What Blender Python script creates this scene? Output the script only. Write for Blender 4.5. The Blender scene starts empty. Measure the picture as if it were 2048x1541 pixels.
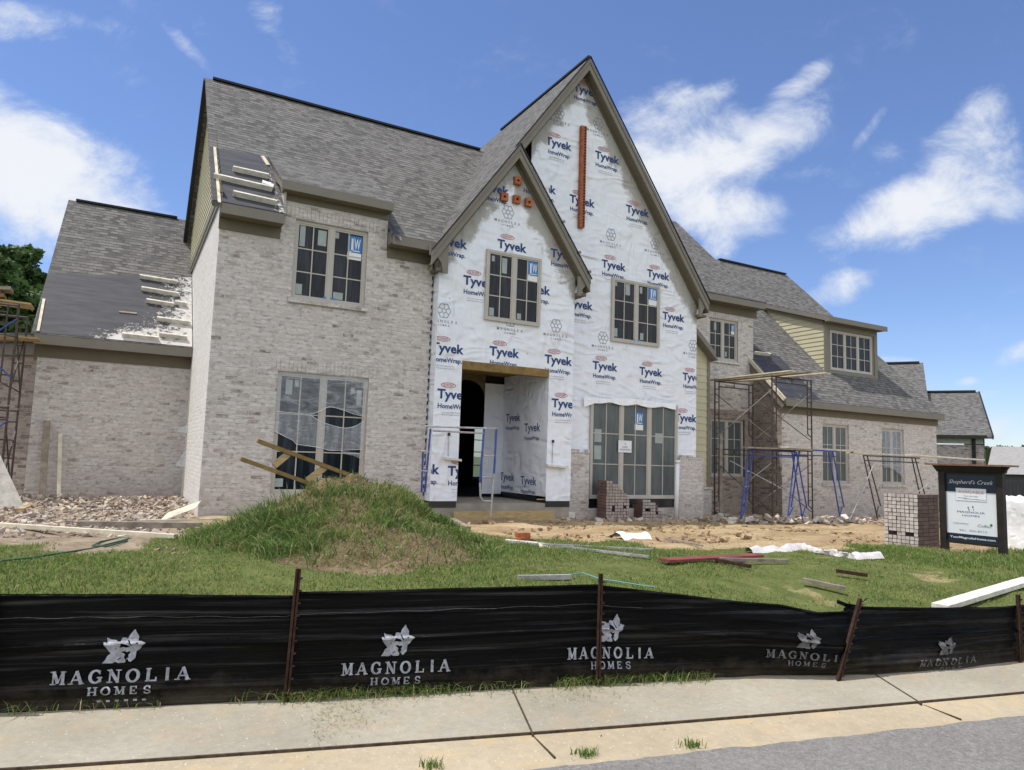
import bpy, bmesh, math, random
import numpy as np
from mathutils import Vector, Matrix
from mathutils.geometry import tessellate_polygon
random.seed(7); RNG = np.random.default_rng(11)
S = bpy.context.scene
# ---------------------------------------------------------------- camera
PW, PH = 2048.0, 1541.0
FOC = 1400.0
PITCH, ROLL, YAW = math.radians(5.787), math.radians(1.873), math.radians(28.625)
PCX, PCY = 1017.0, 773.0
EYE = Vector((0, 0, 1.6))
_f = Vector((math.sin(YAW)*math.cos(PITCH), math.cos(YAW)*math.cos(PITCH), math.sin(PITCH)))
_r = Vector((math.cos(YAW), -math.sin(YAW), 0)); _u = _r.cross(_f)
RI = _r*math.cos(ROLL) + _u*math.sin(ROLL)
UP = -_r*math.sin(ROLL) + _u*math.cos(ROLL)
FW = _f
def ray(u, v): return FW + RI*((u-PCX)/FOC) - UP*((v-PCY)/FOC)
def atY(u, v, Y): d = ray(u, v); return EYE + d*(Y/d.y)
def atZ(u, v, Z): d = ray(u, v); return EYE + d*((Z-EYE.z)/d.z)
def atX(u, v, X): d = ray(u, v); return EYE + d*(X/d.x)
def proj(p):
    d = Vector(p)-EYE; w = d.dot(FW)
    return PCX+FOC*d.dot(RI)/w, PCY-FOC*d.dot(UP)/w
cam = bpy.data.cameras.new('camera'); co = bpy.data.objects.new('camera', cam); S.collection.objects.link(co)
cam.sensor_width = 36; cam.lens = FOC/PW*36; cam.clip_end = 5000; cam.clip_start = .05
cam.shift_x = (PW/2-PCX)/PW; cam.shift_y = (PCY-PH/2)/PW
M = Matrix.Identity(4)
for i, a in enumerate((RI, UP, -FW)):
    for j in range(3): M[j][i] = a[j]
M.translation = EYE; co.matrix_world = M
S.camera = co
S.view_settings.view_transform = 'Standard'; S.view_settings.look = 'None'
S.view_settings.exposure = 0.75; S.view_settings.gamma = 1
S.cycles.max_bounces = 8; S.cycles.use_denoising = True
# ---------------------------------------------------------------- sun and sky
SUN = Vector((-.34, .12, .93)).normalized()
sl = bpy.data.lights.new('sun', 'SUN'); sl.energy = 2.6; sl.angle = math.radians(.5); sl.color = (1, .95, .87)
so = bpy.data.objects.new('sun', sl); S.collection.objects.link(so)
so.rotation_euler = SUN.to_track_quat('Z', 'Y').to_euler(); so.location = (-10, 5, 30)
W = bpy.data.worlds.new('World'); S.world = W; W.use_nodes = True
nt = W.node_tree; N = nt.nodes; L = nt.links
bg = N['Background']; SKYS = .10; bg.inputs[1].default_value = SKYS
sky = N.new('ShaderNodeTexSky'); sky.sky_type = 'NISHITA'; sky.sun_disc = False
sky.sun_elevation = math.asin(SUN.z); sky.sun_rotation = math.atan2(SUN.x, SUN.y)
sky.air_density = 1.0; sky.dust_density = .25; sky.ozone_density = 2.5
def wm(op, a, b=None, c=None, clamp=False):
    n = N.new('ShaderNodeMath'); n.operation = op; n.use_clamp = clamp
    for i, x in enumerate((a, b, c)):
        if x is None: continue
        if isinstance(x, (int, float)): n.inputs[i].default_value = x
        else: L.new(x, n.inputs[i])
    return n.outputs[0]
def wdot(v, vec):
    n = N.new('ShaderNodeVectorMath'); n.operation = 'DOT_PRODUCT'; L.new(v, n.inputs[0]); n.inputs[1].default_value = vec
    return n.outputs['Value']
tc = N.new('ShaderNodeTexCoord'); D = tc.outputs['Generated']
dr, du, df = wdot(D, RI), wdot(D, UP), wdot(D, FW)
dfc = wm('MAXIMUM', df, .05)
cu, cv = wm('DIVIDE', dr, dfc), wm('DIVIDE', du, dfc)
# clouds: soft patches at fixed bearings of the sky, broken up by fractal noise  (x, y, rx, ry, tilt, weight)
CL = [(40,340,230,115,24,1.4),(140,390,210,75,24,1.25),(70,235,70,45,20,.8),(170,300,30,70,-25,.6),(250,400,90,45,35,.8),(30,40,170,36,6,.75),
 (548,50,30,80,-28,.62),(372,92,60,14,45,.5),(395,48,20,26,-10,.42),
 (1385,330,150,85,-22,1.25),(1330,270,95,85,-30,1.0),(1520,290,125,60,-35,1.1),(1560,210,110,26,-42,.8),(1430,415,120,60,10,1.1),(1440,480,36,50,10,.72),(1590,345,70,20,-8,.5),(1410,200,90,30,-35,.55),
 (1850,410,170,58,-24,1.2),(1740,462,95,30,-6,1.0),(1930,340,110,75,-45,1.0),(1965,225,75,42,-45,.72),(1735,262,60,11,-52,.5),(2010,390,50,60,-40,.6),(1780,320,40,35,20,.42),
 (1675,580,75,30,-24,.9),(1936,763,26,9,-6,.75),(2025,715,46,22,-30,.75),(2005,855,60,26,-10,.6),(1800,722,50,9,5,.8),(1990,790,70,10,-5,.35)]
tot = None
for (x, y, rx, ry, an, wgt) in CL:
    c, s = math.cos(math.radians(an)), math.sin(math.radians(an))
    a = wm('SUBTRACT', cu, (x-PCX)/FOC); b = wm('ADD', cv, (y-PCY)/FOC)     # b is up-positive: tilt sign flips
    k = FOC/(rx*1.5); k2 = FOC/(ry*1.5)
    e = wm('ADD', wm('MULTIPLY', a, c*k), wm('MULTIPLY', b, -s*k))
    g = wm('ADD', wm('MULTIPLY', a, s*k2), wm('MULTIPLY', b, c*k2))
    r2 = wm('ADD', wm('MULTIPLY', e, e), wm('MULTIPLY', g, g))
    m = wm('MULTIPLY', wm('SUBTRACT', 1.0, r2, clamp=True), wgt)
    tot = m if tot is None else wm('SMOOTH_MAX', tot, m, .15)
tot = wm('MULTIPLY', tot, wm('GREATER_THAN', df, .1))
cmb = N.new('ShaderNodeCombineXYZ'); L.new(cu, cmb.inputs[0]); L.new(cv, cmb.inputs[1])
mp = N.new('ShaderNodeMapping'); mp.inputs['Rotation'].default_value = (0, 0, math.radians(-35)); mp.inputs['Scale'].default_value = (8, 12, 1)
L.new(cmb.outputs[0], mp.inputs[0])
nz = N.new('ShaderNodeTexNoise'); nz.inputs['Scale'].default_value = 1; nz.inputs['Detail'].default_value = 9; nz.inputs['Roughness'].default_value = .66; nz.inputs['Distortion'].default_value = .35
L.new(mp.outputs[0], nz.inputs['Vector'])
dens = wm('ADD', tot, wm('MULTIPLY', wm('SUBTRACT', nz.outputs[0], .5), 2.3))
dens = wm('MULTIPLY', wm('SUBTRACT', dens, .20), wm('GREATER_THAN', tot, .001))
mr = N.new('ShaderNodeMapRange'); mr.interpolation_type = 'SMOOTHSTEP'; mr.inputs[1].default_value = 0; mr.inputs[2].default_value = 1.05
L.new(dens, mr.inputs[0])
fade = wm('MULTIPLY', tot, 4.0, clamp=True)
cm = wm('MULTIPLY', wm('MULTIPLY', mr.outputs[0], fade), .93)
shade = N.new('ShaderNodeMix'); shade.data_type = 'RGBA'
shade.inputs['A'].default_value = tuple(x/SKYS for x in (.40, .45, .54))+(1,); shade.inputs['B'].default_value = tuple(x/SKYS for x in (.545, .555, .575))+(1,)
L.new(wm('MULTIPLY', dens, .9, clamp=True), shade.inputs['Factor'])
tint = N.new('ShaderNodeMix'); tint.data_type = 'RGBA'; tint.blend_type = 'MULTIPLY'; tint.inputs['Factor'].default_value = 1; tint.inputs['B'].default_value = (.76, .80, .97, 1)
L.new(sky.outputs[0], tint.inputs['A'])
mx = N.new('ShaderNodeMix'); mx.data_type = 'RGBA'
L.new(cm, mx.inputs['Factor']); L.new(tint.outputs['Result'], mx.inputs['A']); L.new(shade.outputs['Result'], mx.inputs['B'])
# unseen bright clouds added behind the viewer to fill the shaded fronts with light
n2 = N.new('ShaderNodeTexNoise'); n2.inputs['Scale'].default_value = 2.2; n2.inputs['Detail'].default_value = 5; n2.inputs['Roughness'].default_value = .55
L.new(D, n2.inputs['Vector'])
def smooth(v, a, b):
    q = N.new('ShaderNodeMapRange'); q.interpolation_type = 'SMOOTHSTEP'; q.inputs[1].default_value = a; q.inputs[2].default_value = b; L.new(v, q.inputs[0]); return q.outputs[0]
neg = wm('MULTIPLY', df, -1.0)
back = wm('MULTIPLY', wm('MULTIPLY', smooth(neg, -.1, .3), smooth(n2.outputs[0], .38, .56)), smooth(wdot(D, (0, 0, 1)), .0, .12))
mx2 = N.new('ShaderNodeMix'); mx2.data_type = 'RGBA'; mx2.inputs['B'].default_value = tuple(x/SKYS for x in (.98, .97, .96))+(1,)
L.new(back, mx2.inputs['Factor']); L.new(mx.outputs['Result'], mx2.inputs['A']); L.new(mx2.outputs['Result'], bg.inputs[0])
# ---------------------------------------------------------------- helpers
COL = S.collection
def tag(o, label=None, cat=None, group=None, kind=None):
    if label: o['label'] = label
    if cat: o['category'] = cat
    if group: o['group'] = group
    if kind: o['kind'] = kind
    elif label: o['kind'] = 'thing'
    return o
def thing(name, label, cat, loc=(0, 0, 0), rz=0, group=None):
    o = bpy.data.objects.new(name, None); COL.objects.link(o); o.location = loc; o.rotation_euler = (0, 0, rz)
    o.empty_display_size = .2
    return tag(o, label, cat, group)
def origin(o):
    v = Vector((0, 0, 0))
    while o is not None: v += o.location; o = o.parent
    return v
def copy_tree(o, parent=None):
    c = o.copy(); COL.objects.link(c); c.parent = parent
    for ch in list(o.children): copy_tree(ch, c)
    return c
_tx = {}
def text2d(s, bold=0.0):
    k = (s, bold)
    if k in _tx: return _tx[k]
    cu_ = bpy.data.curves.new('t', 'FONT'); cu_.body = s; cu_.size = 1; cu_.resolution_u = 2; cu_.offset = bold; cu_.fill_mode = 'FRONT'
    ob = bpy.data.objects.new('t', cu_); COL.objects.link(ob)
    me = bpy.data.meshes.new_from_object(ob.evaluated_get(bpy.context.evaluated_depsgraph_get()))
    v = [(x.co.x, x.co.y) for x in me.vertices]; f = [tuple(p.vertices) for p in me.polygons]
    bpy.data.objects.remove(ob); bpy.data.curves.remove(cu_); bpy.data.meshes.remove(me)
    x0 = min(a[0] for a in v); x1 = max(a[0] for a in v)
    polys = [[(v[i][0]-x0, v[i][1]) for i in q] for q in f]
    polys = [p if sum(p[i-1][0]*p[i][1]-p[i][0]*p[i-1][1] for i in range(len(p))) > 0 else p[::-1] for p in polys]
    _tx[k] = (polys, x1-x0); return _tx[k]
def clip2d(p, region):
    for i in range(len(region)):
        a, b = region[i], region[(i+1) % len(region)]
        out = []; 
        if not p: break
        side = lambda q: (b[0]-a[0])*(q[1]-a[1])-(b[1]-a[1])*(q[0]-a[0])
        for j in range(len(p)):
            q, r = p[j-1], p[j]; sq, sr = side(q), side(r)
            if (sq >= 0) != (sr >= 0):
                t = sq/(sq-sr); out.append((q[0]+(r[0]-q[0])*t, q[1]+(r[1]-q[1])*t))
            if sr >= 0: out.append(r)
        p = out
    return p if len(p) >= 3 else None
class MB:
    def __init__(s): s.v = []; s.f = []; s.m = []
    def face(s, pts, m=0):
        i = len(s.v); s.v += [tuple(p) for p in pts]; s.f.append(tuple(range(i, i+len(pts)))); s.m.append(m); return s
    def mesh(s, vs, fs, m=0):
        i = len(s.v); s.v += [tuple(p) for p in vs]; s.f += [tuple(a+i for a in f) for f in fs]; s.m += [m]*len(fs); return s
    def box(s, a, b, m=0):
        x0, y0, z0 = (min(a[i], b[i]) for i in range(3)); x1, y1, z1 = (max(a[i], b[i]) for i in range(3))
        return s.mesh([(x0,y0,z0),(x1,y0,z0),(x1,y1,z0),(x0,y1,z0),(x0,y0,z1),(x1,y0,z1),(x1,y1,z1),(x0,y1,z1)],
            [(3,2,1,0),(4,5,6,7),(0,1,5,4),(1,2,6,5),(2,3,7,6),(3,0,4,7)], m)
    def obox(s, c, ax, ay, az, m=0):           # centre and three half-axis vectors
        c = Vector(c); ax, ay, az = Vector(ax), Vector(ay), Vector(az)
        P = [c-ax-ay-az, c+ax-ay-az, c+ax+ay-az, c-ax+ay-az, c-ax-ay+az, c+ax-ay+az, c+ax+ay+az, c-ax+ay+az]
        return s.mesh(P, [(3,2,1,0),(4,5,6,7),(0,1,5,4),(1,2,6,5),(2,3,7,6),(3,0,4,7)], m)
    def bar(s, a, b, w, h, up=(0, 0, 1), m=0): # rectangular bar from a to b
        a, b = Vector(a), Vector(b); d = b-a; l = d.length; d.normalize(); sd = d.cross(Vector(up))
        if sd.length < 1e-4: sd = d.cross(Vector((1, 0, 0)))
        sd.normalize(); u2 = sd.cross(d)
        return s.obox((a+b)/2, d*(l/2), sd*(w/2), u2*(h/2), m)
    def tube(s, pts, r, n=6, m=0):
        pts = [Vector(p) for p in pts]; base = len(s.v); prev = None
        for i, p in enumerate(pts):
            d = (pts[min(i+1, len(pts)-1)]-pts[max(i-1, 0)]).normalized()
            a = d.cross(Vector((0, 0, 1)) if abs(d.z) < .9 else Vector((1, 0, 0))).normalized(); b = d.cross(a)
            rr = r[i] if isinstance(r, (list, tuple)) else r
            for k in range(n):
                t = 2*math.pi*k/n; s.v.append(tuple(p+a*(rr*math.cos(t))+b*(rr*math.sin(t))))
        for i in range(len(pts)-1):
            for k in range(n):
                s.f.append((base+i*n+k, base+i*n+(k+1) % n, base+(i+1)*n+(k+1) % n, base+(i+1)*n+k)); s.m.append(m)
        s.f.append(tuple(base+k for k in range(n))[::-1]); s.m.append(m)
        e = base+(len(pts)-1)*n; s.f.append(tuple(e+k for k in range(n))); s.m.append(m)
        return s
    def prism(s, poly, vec, m=0):              # closed solid: planar 3D polygon swept along vec
        poly = [Vector(p) for p in poly]; vec = Vector(vec); n = len(poly)
        nm = Vector((0, 0, 0))
        for i in range(n): nm += poly[i].cross(poly[(i+1) % n])
        if nm.dot(vec) > 0: poly = poly[::-1]
        tr = tessellate_polygon([poly]); q = [p+vec for p in poly]
        nn = Vector((0, 0, 0))
        for i in range(n): nn += poly[i].cross(poly[(i+1) % n])
        fs = []
        for t in tr:
            a, b, c = (poly[i] for i in t)
            fs.append(t if (b-a).cross(c-a).dot(nn) > 0 else t[::-1])
        if n <= 4: fs = [tuple(range(n))]
        base = len(s.v)
        s.v += [tuple(p) for p in poly]+[tuple(p) for p in q]
        for t in fs:
            s.f.append(tuple(base+i for i in t)); s.m.append(m)
            s.f.append(tuple(base+n+i for i in t[::-1])); s.m.append(m)
        for i in range(n):
            j = (i+1) % n; s.f.append((base+j, base+i, base+n+i, base+n+j)); s.m.append(m)
        return s
    def wall(s, outer, holes, fn, depth=0, m=0, back=None):   # polygon with holes, mapped by fn(u,z,d)
        loops = [[Vector((a, b, 0)) for a, b in outer]]+[[Vector((a, b, 0)) for a, b in h] for h in holes]
        flat = [p for l in loops for p in l]; tr = tessellate_polygon(loops); base = len(s.v)
        s.v += [tuple(fn(p.x, p.y, 0)) for p in flat]
        want = (Vector(fn(0, 0, 0))-Vector(fn(0, 0, 1)))
        for t in tr:
            a, b, c = (Vector(s.v[base+i]) for i in t)
            nrm = (b-a).cross(c-a)
            if nrm.length < 1e-9: continue
            s.f.append(tuple(base+i for i in (t if nrm.dot(want) > 0 else t[::-1]))); s.m.append(m)
        if depth:
            for h in holes:
                for i in range(len(h)):
                    a, b = h[i], h[(i+1) % len(h)]
                    s.face([fn(a[0], a[1], 0), fn(b[0], b[1], 0), fn(b[0], b[1], depth), fn(a[0], a[1], depth)], m)
        return s
    def text(s, st, x, y, sx, sy, fn, m=0, clip=None, shear=0, bold=0.0, width=None):
        P, w = text2d(st, bold)
        if width: sx = width/w
        for p in P:
            q = [(x+(a+b*shear)*sx, y+b*sy) for a, b in p]
            if clip: q = clip2d(q, clip)
            if q: s.face([fn(a, b) for a, b in q], m)
        return s
    def clusters(s, tol=.004):
        V = np.array(s.v); B = [(V[list(f)].min(0)-tol, V[list(f)].max(0)+tol) for f in s.f]; n = len(B); par = list(range(n))
        def find(a):
            while par[a] != a: par[a] = par[par[a]]; a = par[a]
            return a
        lo = np.array([b[0] for b in B]); hi = np.array([b[1] for b in B])
        for i in range(n):
            for j in np.nonzero(((lo[i] <= hi[i+1:]) & (hi[i] >= lo[i+1:])).all(1))[0]: par[find(i)] = find(i+1+int(j))
        gr = {}
        for i in range(n): gr.setdefault(find(i), []).append(i)
        out = []
        for ids in gr.values():
            m = MB(); mp_ = {}
            for i in ids:
                for q in s.f[i]:
                    if q not in mp_: mp_[q] = len(m.v); m.v.append(s.v[q])
                m.f.append(tuple(mp_[q] for q in s.f[i])); m.m.append(s.m[i])
            out.append(m)
        return out
    def build_each(s, name, mats, parent=None, smooth=False):
        return [m.build(name, mats, parent, smooth) for m in s.clusters()]
    def build(s, name, mats, parent=None, smooth=False, vcol=None):
        me = bpy.data.meshes.new(name)
        o0 = origin(parent) if parent is not None else Vector((0, 0, 0))
        V = np.array(s.v, dtype=np.float64).reshape(-1, 3)
        me.from_pydata((V-np.array(o0)).tolist(), [], s.f)
        if not isinstance(mats, (list, tuple)): mats = [mats]
        for mt in mats: me.materials.append(mt)
        if len(mats) > 1: me.polygons.foreach_set('material_index', s.m)
        if smooth: me.polygons.foreach_set('use_smooth', [True]*len(me.polygons))
        me.update()
        uv = me.uv_layers.new(name='UVMap').data; 
        nl = len(me.loops); vi = np.zeros(nl, dtype=np.int32); me.loops.foreach_get('vertex_index', vi)
        nr = np.zeros(len(me.polygons)*3); me.polygons.foreach_get('normal', nr); nr = nr.reshape(-1, 3)
        lt = np.zeros(len(me.polygons), dtype=np.int32); me.polygons.foreach_get('loop_total', lt)
        ln = np.repeat(nr, lt, axis=0); P = V[vi]
        Ux = np.stack([-ln[:, 1], ln[:, 0], 0*ln[:, 0]], 1); le = np.linalg.norm(Ux, axis=1)
        fl = le < .05; Ux[fl] = (1, 0, 0); le[fl] = 1; Ux /= le[:, None]
        Vx = np.cross(ln, Ux)
        uvs = np.stack([(P*Ux).sum(1), (P*Vx).sum(1)], 1).astype(np.float32)
        uv.foreach_set('uv', uvs.ravel())
        if vcol is not None:
            ca = me.color_attributes.new('tint', 'FLOAT_COLOR', 'POINT'); ca.data.foreach_set('color', np.asarray(vcol, dtype=np.float32).ravel())
        ob = bpy.data.objects.new(name, me); COL.objects.link(ob)
        if parent is not None: ob.parent = parent
        return ob
# ---------------------------------------------------------------- materials
def lin(r, g, b): return tuple(((c/255+.055)/1.055)**2.4 if c > 10 else c/255/12.92 for c in (r, g, b))
class MT:
    def __init__(s, name):
        s.m = bpy.data.materials.new(name); s.m.use_nodes = True; s.t = s.m.node_tree; s.N = s.t.nodes; s.L = s.t.links
        s.b = s.N['Principled BSDF']
    def n(s, typ, ins=None, **kw):
        q = s.N.new(typ)
        for k, v in kw.items(): setattr(q, k, v)
        for k, v in (ins or {}).items(): s.put(q.inputs[k], v)
        return q
    def put(s, sock, v):
        if hasattr(v, 'is_output'): s.L.new(v, sock)
        else: sock.default_value = (tuple(v)+(1,)) if isinstance(v, (tuple, list)) and len(v) == 3 and sock.type == 'RGBA' else v
    def math(s, op, a, b=0, c=0, clamp=False): 
        q = s.n('ShaderNodeMath', {0: a, 1: b, 2: c}, operation=op); q.use_clamp = clamp; return q.outputs[0]
    def uv(s): return s.n('ShaderNodeTexCoord').outputs['UV']
    def pos(s): return s.n('ShaderNodeNewGeometry').outputs['Position']
    def map(s, v, sc=(1, 1, 1), rot=(0, 0, 0), loc=(0, 0, 0)): return s.n('ShaderNodeMapping', {0: v, 'Scale': sc, 'Rotation': rot, 'Location': loc}).outputs[0]
    def noise(s, v, scale, detail=4, rough=.55, dist=0, out=0, typ=None):
        q = s.n('ShaderNodeTexNoise', {'Vector': v, 'Scale': scale, 'Detail': detail, 'Roughness': rough, 'Distortion': dist})
        if typ: q.noise_type = typ
        return q.outputs[out]
    def ramp(s, f, stops, interp='LINEAR'):
        q = s.n('ShaderNodeValToRGB', {0: f}); q.color_ramp.interpolation = interp; e = q.color_ramp.elements
        while len(e) < len(stops): e.new(.5)
        for i, (p, c) in enumerate(stops):
            e[i].position = p; e[i].color = (tuple(c)+(1,)) if isinstance(c, (tuple, list)) else (c, c, c, 1)
        return q.outputs[0]
    def mix(s, f, a, b, mode='MIX'):
        q = s.n('ShaderNodeMix', data_type='RGBA', blend_type=mode); s.put(q.inputs['Factor'], f); s.put(q.inputs['A'], a); s.put(q.inputs['B'], b); return q.outputs['Result']
    def bump(s, h, strength=.3, dist=.02, nrm=None):
        ins = {'Height': h, 'Strength': strength, 'Distance': dist}
        if nrm is not None: ins['Normal'] = nrm
        return s.n('ShaderNodeBump', ins).outputs[0]
    def done(s, col=None, rough=.8, nrm=None, spec=.3, metal=0, **kw):
        if col is not None: s.put(s.b.inputs['Base Color'], col)
        s.put(s.b.inputs['Roughness'], rough); s.put(s.b.inputs['Specular IOR Level'], spec); s.put(s.b.inputs['Metallic'], metal)
        if nrm is not None: s.L.new(nrm, s.b.inputs['Normal'])
        for k, v in kw.items(): s.put(s.b.inputs[k], v)
        return s.m
def plain(name, c, rough=.7, var=.12, scale=6, spec=.3, metal=0, bump=0, stretch=(1, 1, 1)):
    t = MT(name); p = t.n('ShaderNodeTexCoord').outputs['Object']; p = t.map(p, sc=stretch)
    n = t.noise(p, scale, 6, .65); lo = tuple(x*(1-var*1.5) for x in c); hi = tuple(min(1, x*(1+var)) for x in c)
    col = t.ramp(n, [(.3, lo), (.7, hi)])
    return t.done(col, rough, t.bump(n, bump, .01) if bump else None, spec, metal)
def brick_mat(name, light, mid, dark, mortar, smear=(.62, .6, .57), smear_amt=.5, darkness=.14, dirt=0, speck=.62):
    t = MT(name); uv = t.uv()
    wob = t.noise(t.map(uv, sc=(9, 9, 9)), 1, 2); 
    v2 = t.n('ShaderNodeVectorMath', {0: uv, 1: t.n('ShaderNodeCombineXYZ', {0: t.math('MULTIPLY', wob, .012), 1: t.math('MULTIPLY', wob, .012)}).outputs[0]}, operation='ADD').outputs[0]
    b = t.n('ShaderNodeTexBrick', {'Vector': v2, 'Color1': (0, 0, 0), 'Color2': (1, 1, 1), 'Mortar': (.5, .5, .5), 'Scale': 1, 'Mortar Size': .008, 'Mortar Smooth': .3, 'Bias': 0, 'Brick Width': .215, 'Row Height': .076}, offset=.5)
    big = t.noise(uv, .55, 4, .6); med = t.noise(uv, 3.2, 5, .65); fine = t.noise(t.map(uv, sc=(9, 17, 1)), 1, 4, .7)
    r = t.math('ADD', b.outputs['Color'], t.math('MULTIPLY', t.math('SUBTRACT', big, .5), .55))
    d0 = darkness
    c = t.ramp(r, [(0, dark), (d0, tuple(x*1.25 for x in dark)), (d0+.1, mid), (.55, light), (1, tuple(min(1, x*1.13) for x in light))])
    sm = t.ramp(t.math('ADD', t.math('MULTIPLY', med, .6), t.math('MULTIPLY', fine, .4)), [(.44, 0), (.58, 1)])
    c = t.mix(t.math('MULTIPLY', sm, smear_amt), c, smear)
    fl = t.noise(t.map(uv, sc=(7, 19, 1), loc=(3, 5, 0)), 1, 4, .7)
    c = t.mix(t.math('MULTIPLY', t.ramp(fl, [(.5, 0), (.62, 1)]), .6), c, tuple(min(1, x*1.12) for x in smear))
    c = t.mix(b.outputs['Fac'], c, mortar)
    c = t.mix(t.math('MULTIPLY', t.ramp(t.math('ADD', fine, t.math('MULTIPLY', t.math('SUBTRACT', med, .5), .35)), [(.50, 0), (.66, 1)]), speck), c, tuple(x*.45 for x in mid))
    if dirt:
        z = t.n('ShaderNodeSeparateXYZ', {0: t.pos()}).outputs[2]
        dm = t.ramp(t.math('ADD', z, t.math('MULTIPLY', t.math('SUBTRACT', big, .5), 1.2)), [(.3, 1), (1.0, 0)])
        c = t.mix(t.math('MULTIPLY', dm, dirt), c, (.2, .155, .12))
    h = t.math('ADD', t.math('MULTIPLY', b.outputs['Fac'], -1), t.math('MULTIPLY', fine, .7))
    return t.done(c, .92, t.bump(h, .5, .012), .2)
def shingle_mat(name, a, bcol, c3):
    t = MT(name); uv = t.uv()
    b = t.n('ShaderNodeTexBrick', {'Vector': uv, 'Color1': (0, 0, 0), 'Color2': (1, 1, 1), 'Mortar': (0, 0, 0), 'Scale': 1, 'Mortar Size': .006, 'Mortar Smooth': .1, 'Bias': 0, 'Brick Width': .17, 'Row Height': .125}, offset=.37)
    b2 = t.n('ShaderNodeTexBrick', {'Vector': t.map(uv, loc=(.13, 0, 0)), 'Color1': (0, 0, 0), 'Color2': (1, 1, 1), 'Mortar': (0, 0, 0), 'Scale': 1, 'Mortar Size': .0, 'Bias': 0, 'Brick Width': .13, 'Row Height': .125}, offset=.61)
    big = t.noise(uv, .8, 3); fine = t.noise(uv, 60, 3, .7)
    r = t.math('ADD', t.math('MULTIPLY', b.outputs['Color'], .55), t.math('MULTIPLY', b2.outputs['Color'], .45))
    r = t.math('ADD', r, t.math('MULTIPLY', t.math('SUBTRACT', big, .5), .2)); r = t.math('ADD', r, t.math('MULTIPLY', t.math('SUBTRACT', fine, .5), .5))
    c = t.ramp(r, [(.12, a), (.45, bcol), (.85, c3)])
    # the butt edge of each course: stepped (saw-tooth) height, with its shadow line also darkened into the colour
    vv = t.n('ShaderNodeSeparateXYZ', {0: uv}).outputs[1]
    saw = t.math('FRACT', t.math('DIVIDE', vv, .125))
    gap = t.math('LESS_THAN', saw, .2)
    c = t.mix(t.math('MULTIPLY', gap, t.math('MULTIPLY', b2.outputs['Color'], .95)), c, tuple(x*.25 for x in a))
    h = t.math('ADD', t.math('MULTIPLY', saw, -.6), t.math('MULTIPLY', r, .5))
    return t.done(c, .95, t.bump(h, .35, .012), .15)
def wrap_mat(name, cx=None, az=0, k=1.39):
    t = MT(name); uv = t.uv(); ps = t.pos(); sp = t.n('ShaderNodeSeparateXYZ', {0: ps}).outputs
    v1 = t.map(uv, sc=(1.1, 2.6, 1), rot=(0, 0, .6)); v2 = t.map(uv, sc=(2.8, 1.0, 1), rot=(0, 0, .5))
    a = t.noise(v1, 1.0, 5, .5, 1.6, typ='RIDGED_MULTIFRACTAL'); b = t.noise(v2, 1.3, 4, .5, 1.2, typ='RIDGED_MULTIFRACTAL'); c = t.noise(uv, 1.2, 3, .5)
    h = t.math('ADD', t.math('MULTIPLY', a, .8), t.math('MULTIPLY', b, .55)); h = t.math('ADD', h, t.math('MULTIPLY', c, 1.2))
    dirtn = t.noise(uv, 2.5, 6, .7); col = t.ramp(dirtn, [(.25, (.71, .745, .815)), (.6, (.775, .805, .865))])
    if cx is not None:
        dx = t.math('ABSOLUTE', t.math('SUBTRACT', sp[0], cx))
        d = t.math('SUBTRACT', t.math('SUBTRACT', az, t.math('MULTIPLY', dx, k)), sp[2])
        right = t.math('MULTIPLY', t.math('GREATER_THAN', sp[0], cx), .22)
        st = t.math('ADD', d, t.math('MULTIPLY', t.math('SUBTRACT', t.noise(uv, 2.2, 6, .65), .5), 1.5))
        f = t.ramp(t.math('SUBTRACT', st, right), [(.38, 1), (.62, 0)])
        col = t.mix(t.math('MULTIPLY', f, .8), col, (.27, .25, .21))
    # fastener caps: a sparse grid of small dark dots
    vo = t.n('ShaderNodeTexVoronoi', {'Vector': uv, 'Scale': 2.4, 'Randomness': .55}).outputs['Distance']
    col = t.mix(t.math('LESS_THAN', vo, .03), col, (.2, .2, .22))
    m = t.done(col, .55, t.bump(h, .8, .09), .3)
    return m
MAT = {}
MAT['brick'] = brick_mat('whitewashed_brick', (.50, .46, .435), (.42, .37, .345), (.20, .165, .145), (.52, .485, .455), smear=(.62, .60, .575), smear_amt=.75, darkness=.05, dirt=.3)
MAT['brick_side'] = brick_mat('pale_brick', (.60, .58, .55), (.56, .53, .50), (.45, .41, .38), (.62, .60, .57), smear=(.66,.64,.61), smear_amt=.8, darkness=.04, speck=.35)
MAT['brick_brown'] = brick_mat('muddy_shaded_brick', (.29, .245, .21), (.23, .185, .16), (.12, .09, .075), (.31, .275, .245), smear=(.34, .30, .27), smear_amt=.3)  # darker brown brick: mud, plus wall shade put into the colour
MAT['brick_red'] = brick_mat('neighbour_brick', (.34, .28, .275), (.25, .19, .185), (.12, .08, .08), (.42, .39, .37), smear_amt=.25)
MAT['shingle'] = shingle_mat('shingles', (.083, .082, .081), (.133, .129, .124), (.185, .18, .173))
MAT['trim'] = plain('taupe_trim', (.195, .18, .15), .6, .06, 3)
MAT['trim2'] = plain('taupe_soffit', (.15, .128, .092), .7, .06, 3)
MAT['frame'] = plain('window_frame_paint', (.44, .415, .37), .45, .05, 4)
MAT['siding'] = plain('olive_yellow_siding', (.50, .47, .32), .6, .06, 2)
MAT['wrap'] = wrap_mat('house_wrap')
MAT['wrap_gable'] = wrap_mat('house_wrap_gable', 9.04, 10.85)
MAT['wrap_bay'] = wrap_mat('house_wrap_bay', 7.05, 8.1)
MAT['ink'] = plain('navy_print', (.025, .06, .19), .6, .2, 9)
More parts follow.
